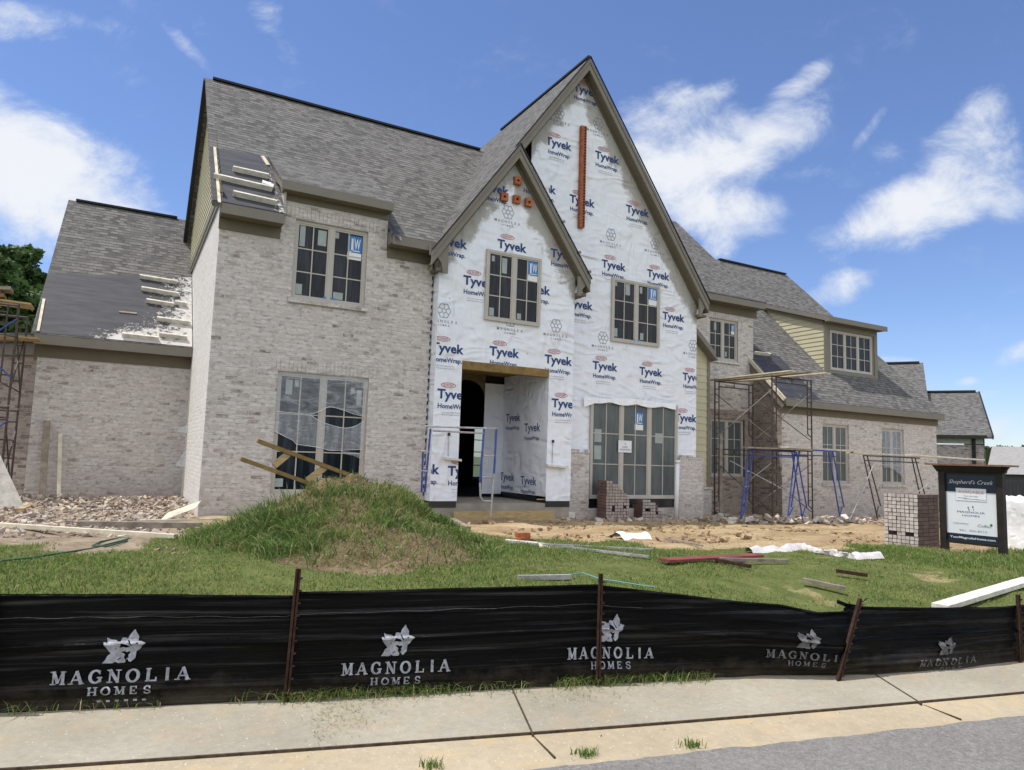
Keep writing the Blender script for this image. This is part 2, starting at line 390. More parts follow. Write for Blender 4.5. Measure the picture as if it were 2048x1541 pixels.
MAT['ink2'] = plain('faint_print', (.22, .24, .29), .6, .25, 9)
MAT['inkred'] = plain('red_print', (.5, .22, .23), .6, .25, 9)
MAT['ridge'] = plain('ridge_vent', (.02, .02, .022), .6)
MAT['membrane'] = plain('black_membrane', (.012, .012, .014), .35, .2, 5, .5)
MAT['wood'] = plain('new_lumber', (.42, .31, .16), .8, .25, 5, .2, 0, .2, (1, 1, 8))
MAT['woodold'] = plain('weathered_lumber', (.27, .23, .19), .85, .3, 6, .2, 0, .3)
MAT['woodpale'] = plain('pale_board', (.60, .55, .43), .8, .18, 6, .2)
MAT['woodwhite'] = plain('mortar_caked_board', (.66, .63, .56), .85, .2, 9, .2)
MAT['wooddark'] = plain('brown_framing', (.23, .155, .06), .85, .25, 6, .2)
MAT['concrete'] = None
t = MT('underlayment'); uv = t.uv(); n1 = t.noise(t.map(uv, sc=(1, 5, 1)), 1.5, 5, .6); n2 = t.noise(uv, 3.0, 6, .7)
cc = t.ramp(n1, [(.3, (.026, .027, .034)), (.7, (.062, .063, .074))])
sp_ = t.n('ShaderNodeAttribute', attribute_name='tint', attribute_type='GEOMETRY').outputs['Color']
spr = t.n('ShaderNodeSeparateXYZ', {0: sp_}).outputs[0]
n3 = t.noise(uv, 5.5, 8, .8)
mort = t.ramp(t.math('ADD', t.math('MULTIPLY', spr, .27), t.math('ADD', t.math('MULTIPLY', n3, .6), t.math('MULTIPLY', t.noise(uv, 17, 6, .8), .42))), [(.66, 0), (.70, .75), (.95, .95)])
cc = t.mix(mort, cc, (.62, .60, .57))
MAT['underlay'] = t.done(cc, .7, t.bump(t.math('ADD', n1, mort), .4, .02), .35)
t = MT('dark_glass'); n = t.noise(t.map(t.uv(), sc=(7, .7, 1)), 1.3, 4, .6); MAT['glass'] = t.done(t.ramp(n, [(.46, (.004, .008, .014)), (.66, (.026, .036, .05))]), t.ramp(n, [(.4, .04), (.7, .16)]), None, .2)
t = MT('film_covered_glass'); n = t.noise(t.map(t.uv(), sc=(3, .8, 1)), 2, 5, .6)
MAT['glassfilm'] = t.done(t.ramp(n, [(.3, (.065, .078, .082)), (.75, (.12, .135, .14))]), .22, t.bump(n, .25, .03), .3)
t = MT('torn_plastic_film'); n = t.noise(t.map(t.uv(), sc=(1, 3.5, 1)), 2.2, 6, .65, .8)
tr = t.n('ShaderNodeBsdfTransparent'); ms = t.n('ShaderNodeMixShader'); 
t.done((.62, .66, .72), .3, t.bump(n, .6, .05), .6)
t.L.new(t.ramp(n, [(.34, .10), (.52, .24), (.72, .62)]), ms.inputs[0]); t.L.new(tr.outputs[0], ms.inputs[1]); t.L.new(t.b.outputs[0], ms.inputs[2]); t.L.new(ms.outputs[0], t.N['Material Output'].inputs[0])
MAT['film'] = t.m
t = MT('pale_plastic_film'); n = t.noise(t.map(t.uv(), sc=(1.2, 4.5, 1)), 2.6, 6, .7, 1.2, typ='RIDGED_MULTIFRACTAL'); nb_ = t.noise(t.map(t.uv(), sc=(6, 1.2, 1)), 1.4, 5, .7)
tr = t.n('ShaderNodeBsdfTransparent'); ms = t.n('ShaderNodeMixShader'); t.done((.66, .70, .76), .3, t.bump(n, .6, .05), .5)
t.L.new(t.ramp(t.math('ADD', t.math('MULTIPLY', n, .35), nb_), [(.45, .22), (.8, .45), (1.05, .9)]), ms.inputs[0]); t.L.new(tr.outputs[0], ms.inputs[1]); t.L.new(t.b.outputs[0], ms.inputs[2]); t.L.new(ms.outputs[0], t.N['Material Output'].inputs[0])
MAT['film2'] = t.m
t = MT('white_plastic_sheet'); n = t.noise(t.map(t.uv(), sc=(1, 2, 1)), 2, 5, .6, 1, typ='RIDGED_MULTIFRACTAL')
MAT['plastic'] = t.done((.78, .79, .80), .35, t.bump(n, .5, .06), .5)
MAT['blue'] = plain('blue_sticker', (.03, .19, .5), .5, .1)
MAT['white'] = plain('white_paper', (.72, .74, .76), .6, .06)
MAT['paper'] = plain('greenish_label', (.32, .37, .36), .6, .1)
MAT['bluepipe'] = plain('blue_painted_steel', (.035, .07, .30), .45, .3, 9, .5)
MAT['steel'] = plain('galvanised_steel', (.42, .42, .43), .45, .25, 12, .5, .4)
MAT['darksteel'] = plain('rusty_scaffold_steel', (.06, .045, .04), .6, .45, 12, .4)
MAT['rust'] = plain('rusty_steel', (.045, .021, .012), .85, .5, 14, .3)
MAT['orangebrick'] = plain('orange_brick', (.36, .12, .055), .85, .3, 10)
MAT['dark'] = plain('dark_interior', (.03, .028, .026), .9)
MAT['brickhole'] = plain('brick_hole', (.02, .015, .014), .9)
# ---------------------------------------------------------------- terrain
def sstep(a, b, x):
    t = np.clip((x-a)/(b-a), 0, 1); return t*t*(3-2*t)
def yfence(X): return 5.075-.258*X
def gz(X, Y):
    X = np.asarray(X, float); Y = np.asarray(Y, float)
    base = np.clip(.45-.018*X, .0, .47)
    return base*sstep(.1, 3.2, Y-yfence(X))-.03*(Y-yfence(X) < .2)
def vnoise(X, Y, sc, seed=0):                    # value noise, numpy
    X = np.asarray(X, float)*sc; Y = np.asarray(Y, float)*sc
    xi = np.floor(X).astype(int); yi = np.floor(Y).astype(int); fx = X-xi; fy = Y-yi
    h = lambda a, b: ((np.sin(a*127.1+b*311.7+seed*74.7)*43758.5453) % 1)
    sx = fx*fx*(3-2*fx); sy = fy*fy*(3-2*fy)
    return (h(xi, yi)*(1-sx)+h(xi+1, yi)*sx)*(1-sy)+(h(xi, yi+1)*(1-sx)+h(xi+1, yi+1)*sx)*sy
def fbm(X, Y, sc, seed=0, o=4):
    r = 0; a = .5
    for i in range(o): r = r+a*vnoise(X, Y, sc*2**i, seed+i); a *= .5
    return r
_edge = [(-400,1136),(0,1134),(120,1122),(250,1108),(330,1092),(900,1062),(960,1078),(1150,1092),(1300,1098),(1500,1106),(1700,1108),(1765,1096),(2034,1094),(2500,1094)]
_ex, _ey = [], []
for u, v in _edge:
    p = atZ(u, v, .3); _ex.append(p.x); _ey.append(p.y)
def yedge(X): return np.interp(X, _ex, _ey)
def grassiness(X, Y):
    n = fbm(X, Y, .9, 3)-.47
    return sstep(-.35, .25, yedge(X)+n*3.2-Y)
xs = np.concatenate([[-1500,-500,-150,-60,-30,-15], np.arange(-8, 28, .16), [30,34,40,55,90,200,600,1500]])
ys = np.concatenate([[-1500,-500,-100,-30,-10,-3,0,1.0,1.8], np.arange(2.4, 19, .16), [20,22,25,30,45,80,200,600,1500]])
GX, GY = np.meshgrid(xs, ys); GZ = gz(GX, GY)
sand = np.maximum(1-grassiness(GX, GY), .45*sstep(.62, .72, fbm(GX, GY, .75, 41))*(GY > yfence(GX)+1.2))
far = sstep(19, 30, GY)+sstep(25, 34, GX)+sstep(6, 14, -GX); sand = sand*(1-np.clip(far, 0, 1))
ruts = (fbm(GX*.35, GY, 2.2, 5)-.47)*.16
GZ = GZ+np.where(GY > yfence(GX)+1.5, (fbm(GX, GY, 1.7, 9)-.47)*.10+ruts*sand, 0)*(1-np.clip(far, 0, 1))
nx, ny = len(xs), len(ys)
mb = MB(); mb.v = np.stack([GX.ravel(), GY.ravel(), GZ.ravel()], 1).tolist()
mb.f = [(j*nx+i, j*nx+i+1, (j+1)*nx+i+1, (j+1)*nx+i) for j in range(ny-1) for i in range(nx-1)]; mb.m = [0]*len(mb.f)
left = np.clip(sstep(2.2, .3, GX), 0, 1)
vc = np.stack([sand.ravel(), left.ravel(), 0*sand.ravel(), 1+0*sand.ravel()], 1)
t = MT('soil_and_sand'); ps = t.n('ShaderNodeTexCoord').outputs['Object']
at_ = t.n('ShaderNodeAttribute', attribute_name='tint', attribute_type='GEOMETRY').outputs['Color']; sxyz = t.n('ShaderNodeSeparateXYZ', {0: at_})
n1 = t.noise(t.map(ps, sc=(.5, 1.6, 1)), 1.6, 7, .65); n2 = t.noise(ps, 14, 6, .7); n3 = t.noise(ps, 3.3, 5, .6)
sandc = t.ramp(n1, [(.25, (.22, .15, .085)), (.48, (.36, .265, .155)), (.75, (.52, .41, .265))])
sandc = t.mix(t.math('MULTIPLY', t.ramp(n2, [(.55, 0), (.7, 1)]), .5), sandc, (.19, .12, .06))
deb = t.ramp(n3, [(.3, (.19, .145, .10)), (.7, (.36, .295, .215))])
sandc = t.mix(sxyz.outputs[1], sandc, deb)
soil = t.ramp(n3, [(.3, (.08, .105, .03)), (.7, (.15, .165, .055))])
edge = t.ramp(t.math('ADD', sxyz.outputs[0], t.math('MULTIPLY', t.math('SUBTRACT', n3, .5), .7)), [(.4, 0), (.6, 1)])
col = t.mix(edge, soil, sandc)
MAT['ground'] = t.done(col, .95, t.bump(t.math('ADD', n2, n1), .7, .05), .1)
ground = mb.build('ground', MAT['ground'], smooth=True, vcol=vc); tag(ground, kind='structure')
# pavement, gutter, carriageway
def edge_fit(pts, deg=2):
    P = [atZ(u, v, 0) for u, v in pts]; c = np.polyfit([p.x for p in P], [p.y for p in P], deg); return P, c
pj, cj = edge_fit([(60,1535),(340,1515),(620,1494),(1240,1453),(1480,1433),(1760,1409),(2032,1385)])
pa, ca = edge_fit([(1080,1527),(1240,1518),(1560,1477),(1800,1452),(2032,1427)])
def yj(x): return np.where(x < 7, np.where(x > -1.2, np.polyval(cj, x), np.polyval(cj, -1.2)-.245*(x+1.2)), np.polyval(cj, 7)-.2*(x-7))
def ya(x): return np.where(x < 6.5, np.where(x > 1.5, np.polyval(ca, x), np.polyval(ca, 1.5)-.24*(x-1.5)), np.polyval(ca, 6.5)-.17*(x-6.5))
def strip(name, f0, f1, z0, z1, mat, xs_, sub=1, jag=0):
    m = MB(); n = len(xs_); rows = sub+1
    for j in range(rows):
        k = j/sub
        for x in xs_:
            y = float(f0(x))*(1-k)+float(f1(x))*k
            if jag and j == sub: y += jag*(random.random()-.5)
            m.v.append((x, y, z0*(1-k)+z1*k))
    for j in range(sub):
        for i in range(n-1): m.f.append((j*n+i, j*n+i+1, (j+1)*n+i+1, (j+1)*n+i)); m.m.append(0)
    return m
xr = np.concatenate([np.arange(-30, -2, 2.), np.arange(-2, 9, .05), np.arange(9, 40, 2.)])
def concrete(name, a, b, stain, stain_amt):
    t = MT(name); ps = t.n('ShaderNodeTexCoord').outputs['Object']; n1 = t.noise(ps, .9, 6, .65); n2 = t.noise(ps, 45, 4, .7); n3 = t.noise(ps, 2.6, 7, .7); n4 = t.noise(ps, 16, 5, .75)
    c = t.ramp(n1, [(.3, a), (.7, b)]); c = t.mix(t.math('MULTIPLY', t.ramp(n4, [(.42, 0), (.68, 1)]), .38), c, tuple(x*.72 for x in a))
    c = t.mix(t.math('MULTIPLY', t.ramp(n2, [(.60, 0), (.70, 1)]), .55), c, (.62, .59, .50))
    c = t.mix(t.math('MULTIPLY', t.ramp(n3, [(.5, 0), (.72, 1)]), stain_amt), c, stain)
    vo = t.n('ShaderNodeTexVoronoi', {'Vector': ps, 'Scale': 34}); 
    c = t.mix(t.math('MULTIPLY', t.math('LESS_THAN', vo.outputs['Distance'], .16), t.math('GREATER_THAN', t.n('ShaderNodeSeparateXYZ', {0: vo.outputs['Color']}).outputs[0], .82)), c, (.56, .53, .45))
    return t.done(c, .9, t.bump(t.math('ADD', n2, n4), .25, .01), .2)
MAT['concrete'] = concrete('pavement_concrete', (.285, .26, .205), (.40, .37, .295), (.40, .30, .18), .5)
MAT['gutter'] = concrete('sandy_gutter_concrete', (.36, .30, .205), (.45, .385, .275), (.50, .375, .205), .8)
MAT['porch'] = plain('porch_concrete', (.30, .275, .23), .9, .15, 3, .2)
t = MT('asphalt'); ps = t.n('ShaderNodeTexCoord').outputs['Object']; n1 = t.noise(ps, 70, 4, .8); n2 = t.noise(ps, 1.2, 5, .6); n5 = t.noise(ps, 28, 4, .8)
c = t.ramp(t.math('ADD', t.math('MULTIPLY', n1, .6), t.math('MULTIPLY', n5, .4)), [(.34, (.10, .095, .088)), (.5, (.185, .176, .163)), (.66, (.31, .298, .277))]); c = t.mix(t.math('MULTIPLY', t.ramp(n2, [(.4, 0), (.7, 1)]), .35), c, (.25, .24, .22))
MAT['asphalt'] = t.done(c, .9, t.bump(n1, .5, .008), .25)
m = strip('p', lambda x: yfence(x)+.06, lambda x: yj(x)+.006, 0, 0, None, xr, 6)
jnt = []                                                   # joints cut across the slabs
for (a, b) in (((1025,1380),(1066,1470)), ((1735,1340),(1843,1408))):
    jnt.append((atZ(*a, 0), atZ(*b, 0)))
tag(m.build('pavement', MAT['concrete']), kind='structure')
m = MB()
for a, b in jnt:
    d = (b-a).normalized(); a2 = a-d*.05
    m.bar(a2+Vector((0, 0, -.008)), b+Vector((0, 0, -.008)), .011, .025)
pts = [Vector((x, float(yj(x))-.004, -.009)) for x in np.arange(-3, 10, .25)]
for p, q in zip(pts, pts[1:]): m.bar(p, q, .012, .022)
for (a, b) in (((1068,1476),(1110,1517)), ((1848,1412),(1922,1440))): m.bar(atZ(*a, -.018), atZ(*b, -.018), .01, .012)
tag(m.build('pavement_joints', plain('joint_dirt', (.075, .055, .035), .95, .4, 20)), kind='structure')
m = strip('g', lambda x: yj(x)-.012, lambda x: ya(x)-.06, -.012, -.026, None, xr, 4)
tag(m.build('gutter', MAT['gutter']), kind='structure')
m = strip('r', lambda x: ya(x), lambda x: ya(x)-9, -.02, -.02, None, xr, 1)
for i in range(len(xr)):
    x, y, z = m.v[i]; m.v[i] = (x, y+(float(vnoise(x, 0, 9, 2))-.5)*.022+(random.random()-.5)*.012, z)
tag(m.build('road', MAT['asphalt']), kind='structure')
# earth heap
_px = [-.1,.45,.8,1.25,1.62,2.1,2.42,2.75,3.15,3.49,3.88,4.28,4.62,4.95]; _ph = [0,.0,.05,.16,.34,.62,.80,.94,.97,.78,.46,.20,.04,0]
def mound_h(X, Y):
    dy = Y-9.5; n = fbm(X, Y, 1.6, 21)-.47; n2 = fbm(X, Y, 4.5, 31)-.47
    k = np.clip(1-np.abs(dy)/np.where(dy < 0, 2.7, 1.7), 0, 1); k = k**1.15
    c = 2.95-.35*np.clip(-dy, 0, 3)*.4
    n3_ = fbm(X, Y, 9, 57)-.47
    h = np.interp(c+(X-c)*(1+.10*np.clip(np.abs(dy)-.3, 0, 2)), _px, _ph)*k
    return np.clip(h*(1+.6*n), 0, None)+np.where(h > .03, (.20*n2+.07*n3_)*np.clip(h, 0, .25)/.25, 0)
mxs = np.arange(-.3, 5.3, .05); mys = np.arange(6.5, 11.4, .05)
MX, MY = np.meshgrid(mxs, mys); H = mound_h(MX, MY); MZ = gz(MX, MY)+H-.06
m = MB(); n0 = len(mxs); m.v = np.stack([MX.ravel(), MY.ravel(), MZ.ravel()], 1).tolist()
m.f = [(j*n0+i, j*n0+i+1, (j+1)*n0+i+1, (j+1)*n0+i) for j in range(len(mys)-1) for i in range(n0-1)]; m.m = [0]*len(m.f)
t = MT('heap_earth'); ps = t.n('ShaderNodeTexCoord').outputs['Object']; n1 = t.noise(ps, 2.2, 6, .65); n2 = t.noise(ps, 22, 6, .75)
c = t.ramp(n1, [(.3, (.16, .115, .065)), (.55, (.26, .195, .12)), (.75, (.37, .29, .19))]); c = t.mix(t.math('MULTIPLY', t.ramp(n2, [(.5, 0), (.65, 1)]), .6), c, (.11, .075, .04))
MAT['earth'] = t.done(c, .95, t.bump(n2, .9, .06), .1)
tag(m.build('earth_heap', MAT['earth'], smooth=True), kind='structure')
def top(X, Y): return float(gz(X, Y))+max(0, float(mound_h(X, Y))-.06)
# ---------------------------------------------------------------- grass
t = MT('grass_blades'); at_ = t.n('ShaderNodeAttribute', attribute_name='tint', attribute_type='GEOMETRY').outputs['Color']
tl = t.n('ShaderNodeBsdfTranslucent'); t.put(tl.inputs[0], at_); t.done(at_, .6, None, .25)
ms = t.n('ShaderNodeMixShader', {0: .3}); t.L.new(t.b.outputs[0], ms.inputs[1]); t.L.new(tl.outputs[0], ms.inputs[2]); t.L.new(ms.outputs[0], t.N['Material Output'].inputs[0])
MAT['grass'] = t.m
GREENS = np.array([(.125,.20,.045),(.155,.235,.055),(.085,.15,.035),(.195,.255,.07),(.25,.25,.10),(.34,.29,.15)])
def blades(name, P, hh, wid, lean, mix, mat=None):
    n = len(P); P = np.asarray(P); a = RNG.uniform(0, 2*np.pi, n); b = RNG.uniform(0, 2*np.pi, n)
    h = hh*RNG.uniform(.55, 1.25, n); w = wid*RNG.uniform(.7, 1.3, n); ln = lean*RNG.uniform(.3, 1.3, n)*h
    s = np.stack([np.cos(a), np.sin(a), 0*a], 1)*w[:, None]/2; l = np.stack([np.cos(b), np.sin(b), 0*b], 1)
    up = np.array([0, 0, 1.])
    p1 = P-s; p2 = P+s; mid = P+up*(h*.6)[:, None]+l*(ln*.35)[:, None]; p3 = mid-s*.75; p4 = mid+s*.75
    p5 = P+up*(h*np.clip(1-.25*ln/h, .5, 1))[:, None]+l*ln[:, None]
    V = np.stack([p1, p2, p4, p3, p5], 1).reshape(-1, 3)
    ids = np.arange(n)*5
    F = [(i, i+1, i+2, i+3) for i in ids]+[(i+3, i+2, i+4) for i in ids]
    mb = MB(); mb.v = V.tolist(); mb.f = [tuple(map(int, f)) for f in F]; mb.m = [0]*len(F)
    ci = RNG.choice(len(GREENS), n, p=mix); col = GREENS[ci]*RNG.uniform(.75, 1.3, (n, 1))
    c = np.repeat(np.concatenate([col, np.ones((n, 1))], 1), 5, axis=0)
    return tag(mb.build(name, mat or MAT['grass'], vcol=c), kind='stuff')
N0 = 420000
X = RNG.uniform(-3.2, 16, N0); Y = RNG.uniform(1.2, 12.5, N0)
gq = grassiness(X, Y); bald = fbm(X, Y, .75, 41); dist = np.sqrt(X**2+Y**2)
keep = (RNG.uniform(0, 1, N0) < gq**1.3) & (Y > yfence(X)+.12) & (RNG.uniform(0, 1, N0) > .85*sstep(.57, .68, bald)) & (RNG.uniform(0, 1, N0) < np.clip(np.where(Y-yfence(X) < 1.6, .35, 1.0), 0, 1)) & (mound_h(X, Y) < .12) & (X < 15.5)
keep &= ~((Y < 6.3) & (X < 1.5) & (RNG.uniform(0, 1, N0) < .6))
X, Y, bald = X[keep], Y[keep], bald[keep]
hh = .03+.05*np.clip(fbm(X, Y, .6, 51)*2-.5, 0, 1)+.05*sstep(9, 12, X)
P_ = np.stack([X, Y, gz(X, Y)-.01+(fbm(X, Y, 1.7, 9)-.47)*.10*(Y > yfence(X)+1.5)], 1)
dr_ = fbm(X, Y, .9, 101)+RNG.uniform(-.1, .1, len(X)) > .49
blades('lawn_grass', P_[~dr_], hh[~dr_], .009, .7, [.20, .28, .14, .25, .09, .04]); blades('lawn_grass', P_[dr_], hh[dr_]*.75, .008, .9, [.08, .16, .10, .24, .24, .18])
# tall weeds on the heap
N1 = 130000
X = RNG.uniform(-.4, 6.3, N1); Y = RNG.uniform(6.6, 11.5, N1); H = mound_h(X, Y)
pn = fbm(X, Y, 1.1, 61)
dens = (.40+.60*sstep(.36, .52, pn))*sstep(.02, .10, H)
dens = np.maximum(dens, sstep(2.5, 1.0, X)*sstep(.03, .14, H)*sstep(.30, .45, pn)); dens = np.maximum(dens, .95*sstep(3.6, 4.5, X)*sstep(.05, .2, H)*sstep(.32, .46, pn))
topbare = sstep(.62, .80, H)*sstep(2.2, 2.6, X)*.95; bare = np.maximum(sstep(8.15, 7.7, Y)*sstep(1.0, 1.4, X)*sstep(4.1, 3.5, X), .8*sstep(.55, .60, fbm(X, Y, 1.6, 77)))
dens = np.clip(dens*(1-.93*topbare)*(1-.92*bare), 0, 1)
k = RNG.uniform(0, 1, N1) < dens; X, Y, H = X[k], Y[k], H[k]
hh = np.where(X < 2.0, .24, .15)*(.30+1.5*fbm(X, Y, 1.8, 71))
W_ = np.stack([X, Y, gz(X, Y)+H-.075], 1); dk = fbm(X, Y, 2.0, 83) + RNG.uniform(-.12, .12, len(X))
a_, b_, c_ = dk < .40, (dk >= .40) & (dk < .56), dk >= .56
blades('heap_weeds', W_[a_], hh[a_]*1.15, .014, 1.0, [.10, .08, .62, .06, .06, .08])
blades('heap_weeds', W_[b_], hh[b_], .011, .9, [.24, .24, .14, .20, .10, .08])
blades('heap_weeds', W_[c_], hh[c_]*.7, .010, 1.3, [.10, .12, .12, .16, .24, .26])
k = RNG.uniform(0, 1, N1) < .28; Xs = RNG.uniform(.2, 5, N1)[k]; Ys = RNG.uniform(7, 11, N1)[k]; Hs = mound_h(Xs, Ys); q_ = Hs > .08; Xs, Ys, Hs = Xs[q_], Ys[q_], Hs[q_]
blades('dry_straw', np.stack([Xs, Ys, gz(Xs, Ys)+Hs-.06], 1), .04, .007, 2.2, [.03, .03, .17, .05, .32, .40])
# weeds along the foot of the silt fence
px = [(130,325,1406,180),(445,560,1392,120),(560,905,1386,950),(905,1060,1376,80),(1105,1425,1356,1300),(0,130,1420,40)]
P = []
for x0, x1, yb, n in px:
    for i in range(n):
        u = random.uniform(x0, x1); v = yb-.05*(u-(x0+x1)/2)+random.gauss(6, 5)
        p = atZ(u, v, 0); P.append((p.x, p.y, -.01))
blades('fence_weeds', P, .10, .006, 1.1, [.22, .22, .16, .12, .14, .14])
P = []
for u0, v0, sx_, sy_, n in ((685,1425,38,22,260),(760,1395,60,10,120),(1160,1385,45,14,160),(640,1470,14,16,40)):
    for i in range(n):
        p = atZ(random.gauss(u0, sx_), random.gauss(v0, sy_), 0); P.append((p.x, p.y, .002))
blades('dry_straw', P, .02, .004, 3.0, [0, 0, 0, .05, .35, .6])
X = RNG.uniform(3.5, 15, 9000); Y = RNG.uniform(7.2, 13.0, 9000); k = (grassiness(X, Y) < .75) & (fbm(X, Y, .8, 91) > .42) & (mound_h(X, Y) < .05); X, Y = X[k], Y[k]
blades('dry_straw', np.stack([X, Y, gz(X, Y)+.01+(fbm(X, Y, 1.7, 9)-.47)*.10], 1), .025, .008, 3.2, [.04, .04, .1, .05, .3, .47])
for (u, v, n, lab) in ((866,1536,60,'small green tuft growing at the gutter edge nearest the bottom of the view'),(1171,1512,80,'bushy green tuft in the gutter below the third stake'),(1383,1494,60,'flat spreading tuft in the gutter, farthest of the three')):
    P = []
    for i in range(n):
        p = atZ(random.gauss(u, 11), v+random.gauss(0, 3), -.02); P.append((p.x, p.y, -.02))
    o = blades('grass_tuft', P, .05, .006, .7, [.3, .3, .2, .15, .05, 0]); del o['kind']; tag(o, lab, 'grass tuft', 'grass tufts in the gutter')
# ---------------------------------------------------------------- the house
house = thing('unfinished_house', 'large pale brick and house-wrapped house under construction with steep gables', 'house', (8, 13, .3))
YM, YB, YG, YBK, YW2, YWG = 13.20, 12.95, 13.30, 15.0, 13.95, 17.3
def fy(Y): return lambda u, z, d=0: (u, Y+d, z)
def fx(X): return lambda u, z, d=0: (X+d, u, z)
def rect(a, b, c, d): return [(a, c), (b, c), (b, d), (a, d)]
def window(x0, x1, z0, z1, Y, sash, cols, rows, parent=house, name='window', glass='glass', label=None, fw=.055, proud=.0, dep=.09, sticker=None, papers=(), sill=False):
    """frame with mullions and glazing bars, its front face at Y; glass just behind; d grows into the wall"""
    f = MB(); yf = Y
    f.box((x0, yf, z0), (x0+fw, yf+dep, z1)); f.box((x1-fw, yf, z0), (x1, yf+dep, z1))
    f.box((x0+fw, yf+.001, z1-fw), (x1-fw, yf+dep, z1)); f.box((x0+fw, yf+.001, z0), (x1-fw, yf+dep, z0+fw))
    w = (x1-x0-2*fw)/sash; g = MB(); mw = .04
    for s in range(sash):
        a = x0+fw+s*w; b = a+w
        if s: f.box((a-mw, yf+.003, z0+fw), (a+mw, yf+dep, z1-fw))
        ia = a+(mw if s else 0)+.0; ib = b-(mw if s < sash-1 else 0)
        st = .03
        f.box((ia, yf+.012, z0+fw), (ia+st, yf+.05, z1-fw)); f.box((ib-st, yf+.012, z0+fw), (ib, yf+.05, z1-fw))
        f.box((ia+st, yf+.013, z1-fw-st), (ib-st, yf+.05, z1-fw)); f.box((ia+st, yf+.013, z0+fw), (ib-st, yf+.05, z0+fw+st))
        for c in range(1, cols):
            xm = ia+st+(ib-ia-2*st)*c/cols; f.box((xm-.011, yf+.02, z0+fw+st), (xm+.011, yf+.04, z1-fw-st))
        for r in range(1, rows):
            zm = z0+fw+st+(z1-z0-2*fw-2*st)*r/rows; f.box((ia+st, yf+.021, zm-.011), (ib-st, yf+.04, zm+.011))
        g.face([(ia, yf+.033, z0+fw), (ib, yf+.033, z0+fw), (ib, yf+.033, z1-fw), (ia, yf+.033, z1-fw)])
    fr = f.build(name, MAT['frame'], parent)
    if label: fr['label'] = label
    g.build('pane', MAT[glass], fr)
    if papers:
        p = MB()
        for (a, b, c, d) in papers: p.face([(a, yf+.029, c), (b, yf+.029, c), (b, yf+.029, d), (a, yf+.029, d)])
        p.build_each('paper_label', MAT['paper'], fr)
    if sticker:
        a, b, c, d = sticker; p = MB(); h = d-c
        p.face([(a, yf+.027, c+h*.32), (b, yf+.027, c+h*.32), (b, yf+.027, d), (a, yf+.027, d)], 0)
        p.face([(a, yf+.027, c), (b, yf+.027, c), (b, yf+.027, c+h*.30), (a, yf+.027, c+h*.30)], 1)
        fn = lambda u, z: (u, yf+.024, z)
        ww = b-a
        p.text('J', a+ww*.12, c+h*.46, 0, h*.62, fn, 1, width=ww*.26, bold=.02)
        p.text('W', a+ww*.46, c+h*.46, 0, h*.62, fn, 1, width=ww*.44, bold=.02)
        p.face([(a+ww*.41, yf+.024, c+h*.4), (a+ww*.43, yf+.024, c+h*.4), (a+ww*.43, yf+.024, c+h*.96), (a+ww*.41, yf+.024, c+h*.96)], 1)
        p.face([(a+ww*.12, yf+.024, c+h*.36), (a+ww*.88, yf+.024, c+h*.36), (a+ww*.88, yf+.024, c+h*.40), (a+ww*.12, yf+.024, c+h*.40)], 1)
        p.build('sticker', [MAT['blue'], MAT['white']], fr)
    if sill:
        s = MB(); s.box((x0-.05, Y-.10, z0-.085), (x1+.05, Y+.05, z0-.002)); s.build('sill', MAT['brick'], fr)
    return fr
# --- main left block -------------------------------------------------------
w = MB()
U1 = (2.53, 3.94, 4.42, 5.94); L1 = (2.39, 4.11, .80, 3.04)
w.wall([(1.22,.1),(5.33,.1),(5.33,5.62),(4.33,5.62),(4.33,6.42),(2.28,6.42),(2.28,5.62),(1.22,5.62)], [rect(*U1), rect(*L1)], fy(YM), .10)
# soldier courses over the openings, a hair proud, laid as upright bricks
for (a, b, zt) in ((2.28, 4.2, 5.955), (2.2, 4.3, 3.055)):
    x = a
    while x < b-.03:
        w.box((x+.004, YM-.006-random.random()*.004, zt+.003), (min(x+.071, b), YM+.05, zt+.205)); x += .076
# toothed edge left for the next bricks
k = 0; z = .55
while z < 5.4:
    w.box((5.331, YM+.002, z), (5.331+(.09 if k % 2 else .02), YM+.10, z+.072)); z += .152; k += 1
w.build('brick_wall', MAT['brick'], house)
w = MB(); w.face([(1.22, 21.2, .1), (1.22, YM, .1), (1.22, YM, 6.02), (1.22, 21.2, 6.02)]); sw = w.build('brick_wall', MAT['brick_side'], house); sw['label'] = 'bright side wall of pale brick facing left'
# side gable above the band: lapped siding
def lap(name, quadclip, u0, u1, z0, z1, fn, mat, parent, rev=.15):
    m = MB(); z = z0; sgn = 1
    while z < z1:
        zt = z+rev
        for (pl) in ([(u0, z, -.018), (u1, z, -.018), (u1, zt, -.002), (u0, zt, -.002)], [(u0, z, .0), (u1, z, .0), (u1, z, -.018), (u0, z, -.018)]):
            if pl[0][2] == .0 and quadclip:
                zz = z+.001
                xs_ = clip2d([(u0, zz), (u1, zz), (u1, zz+.001), (u0, zz+.001)], quadclip)
                if not xs_: continue
                a = min(q[0] for q in xs_); b = max(q[0] for q in xs_)
                m.face([fn(a, z, .0), fn(b, z, .0), fn(b, z, -.018), fn(a, z, -.018)])
                continue
            P = [(q[0], q[1]) for q in pl]
            if quadclip and pl[0][2] != .0: P = clip2d(P, quadclip)
            if not P: continue
            m.face([fn(a, b, -.018+(b-z)/rev*.016) for a, b in P])
        z = zt
    return m.build(name, mat, parent)
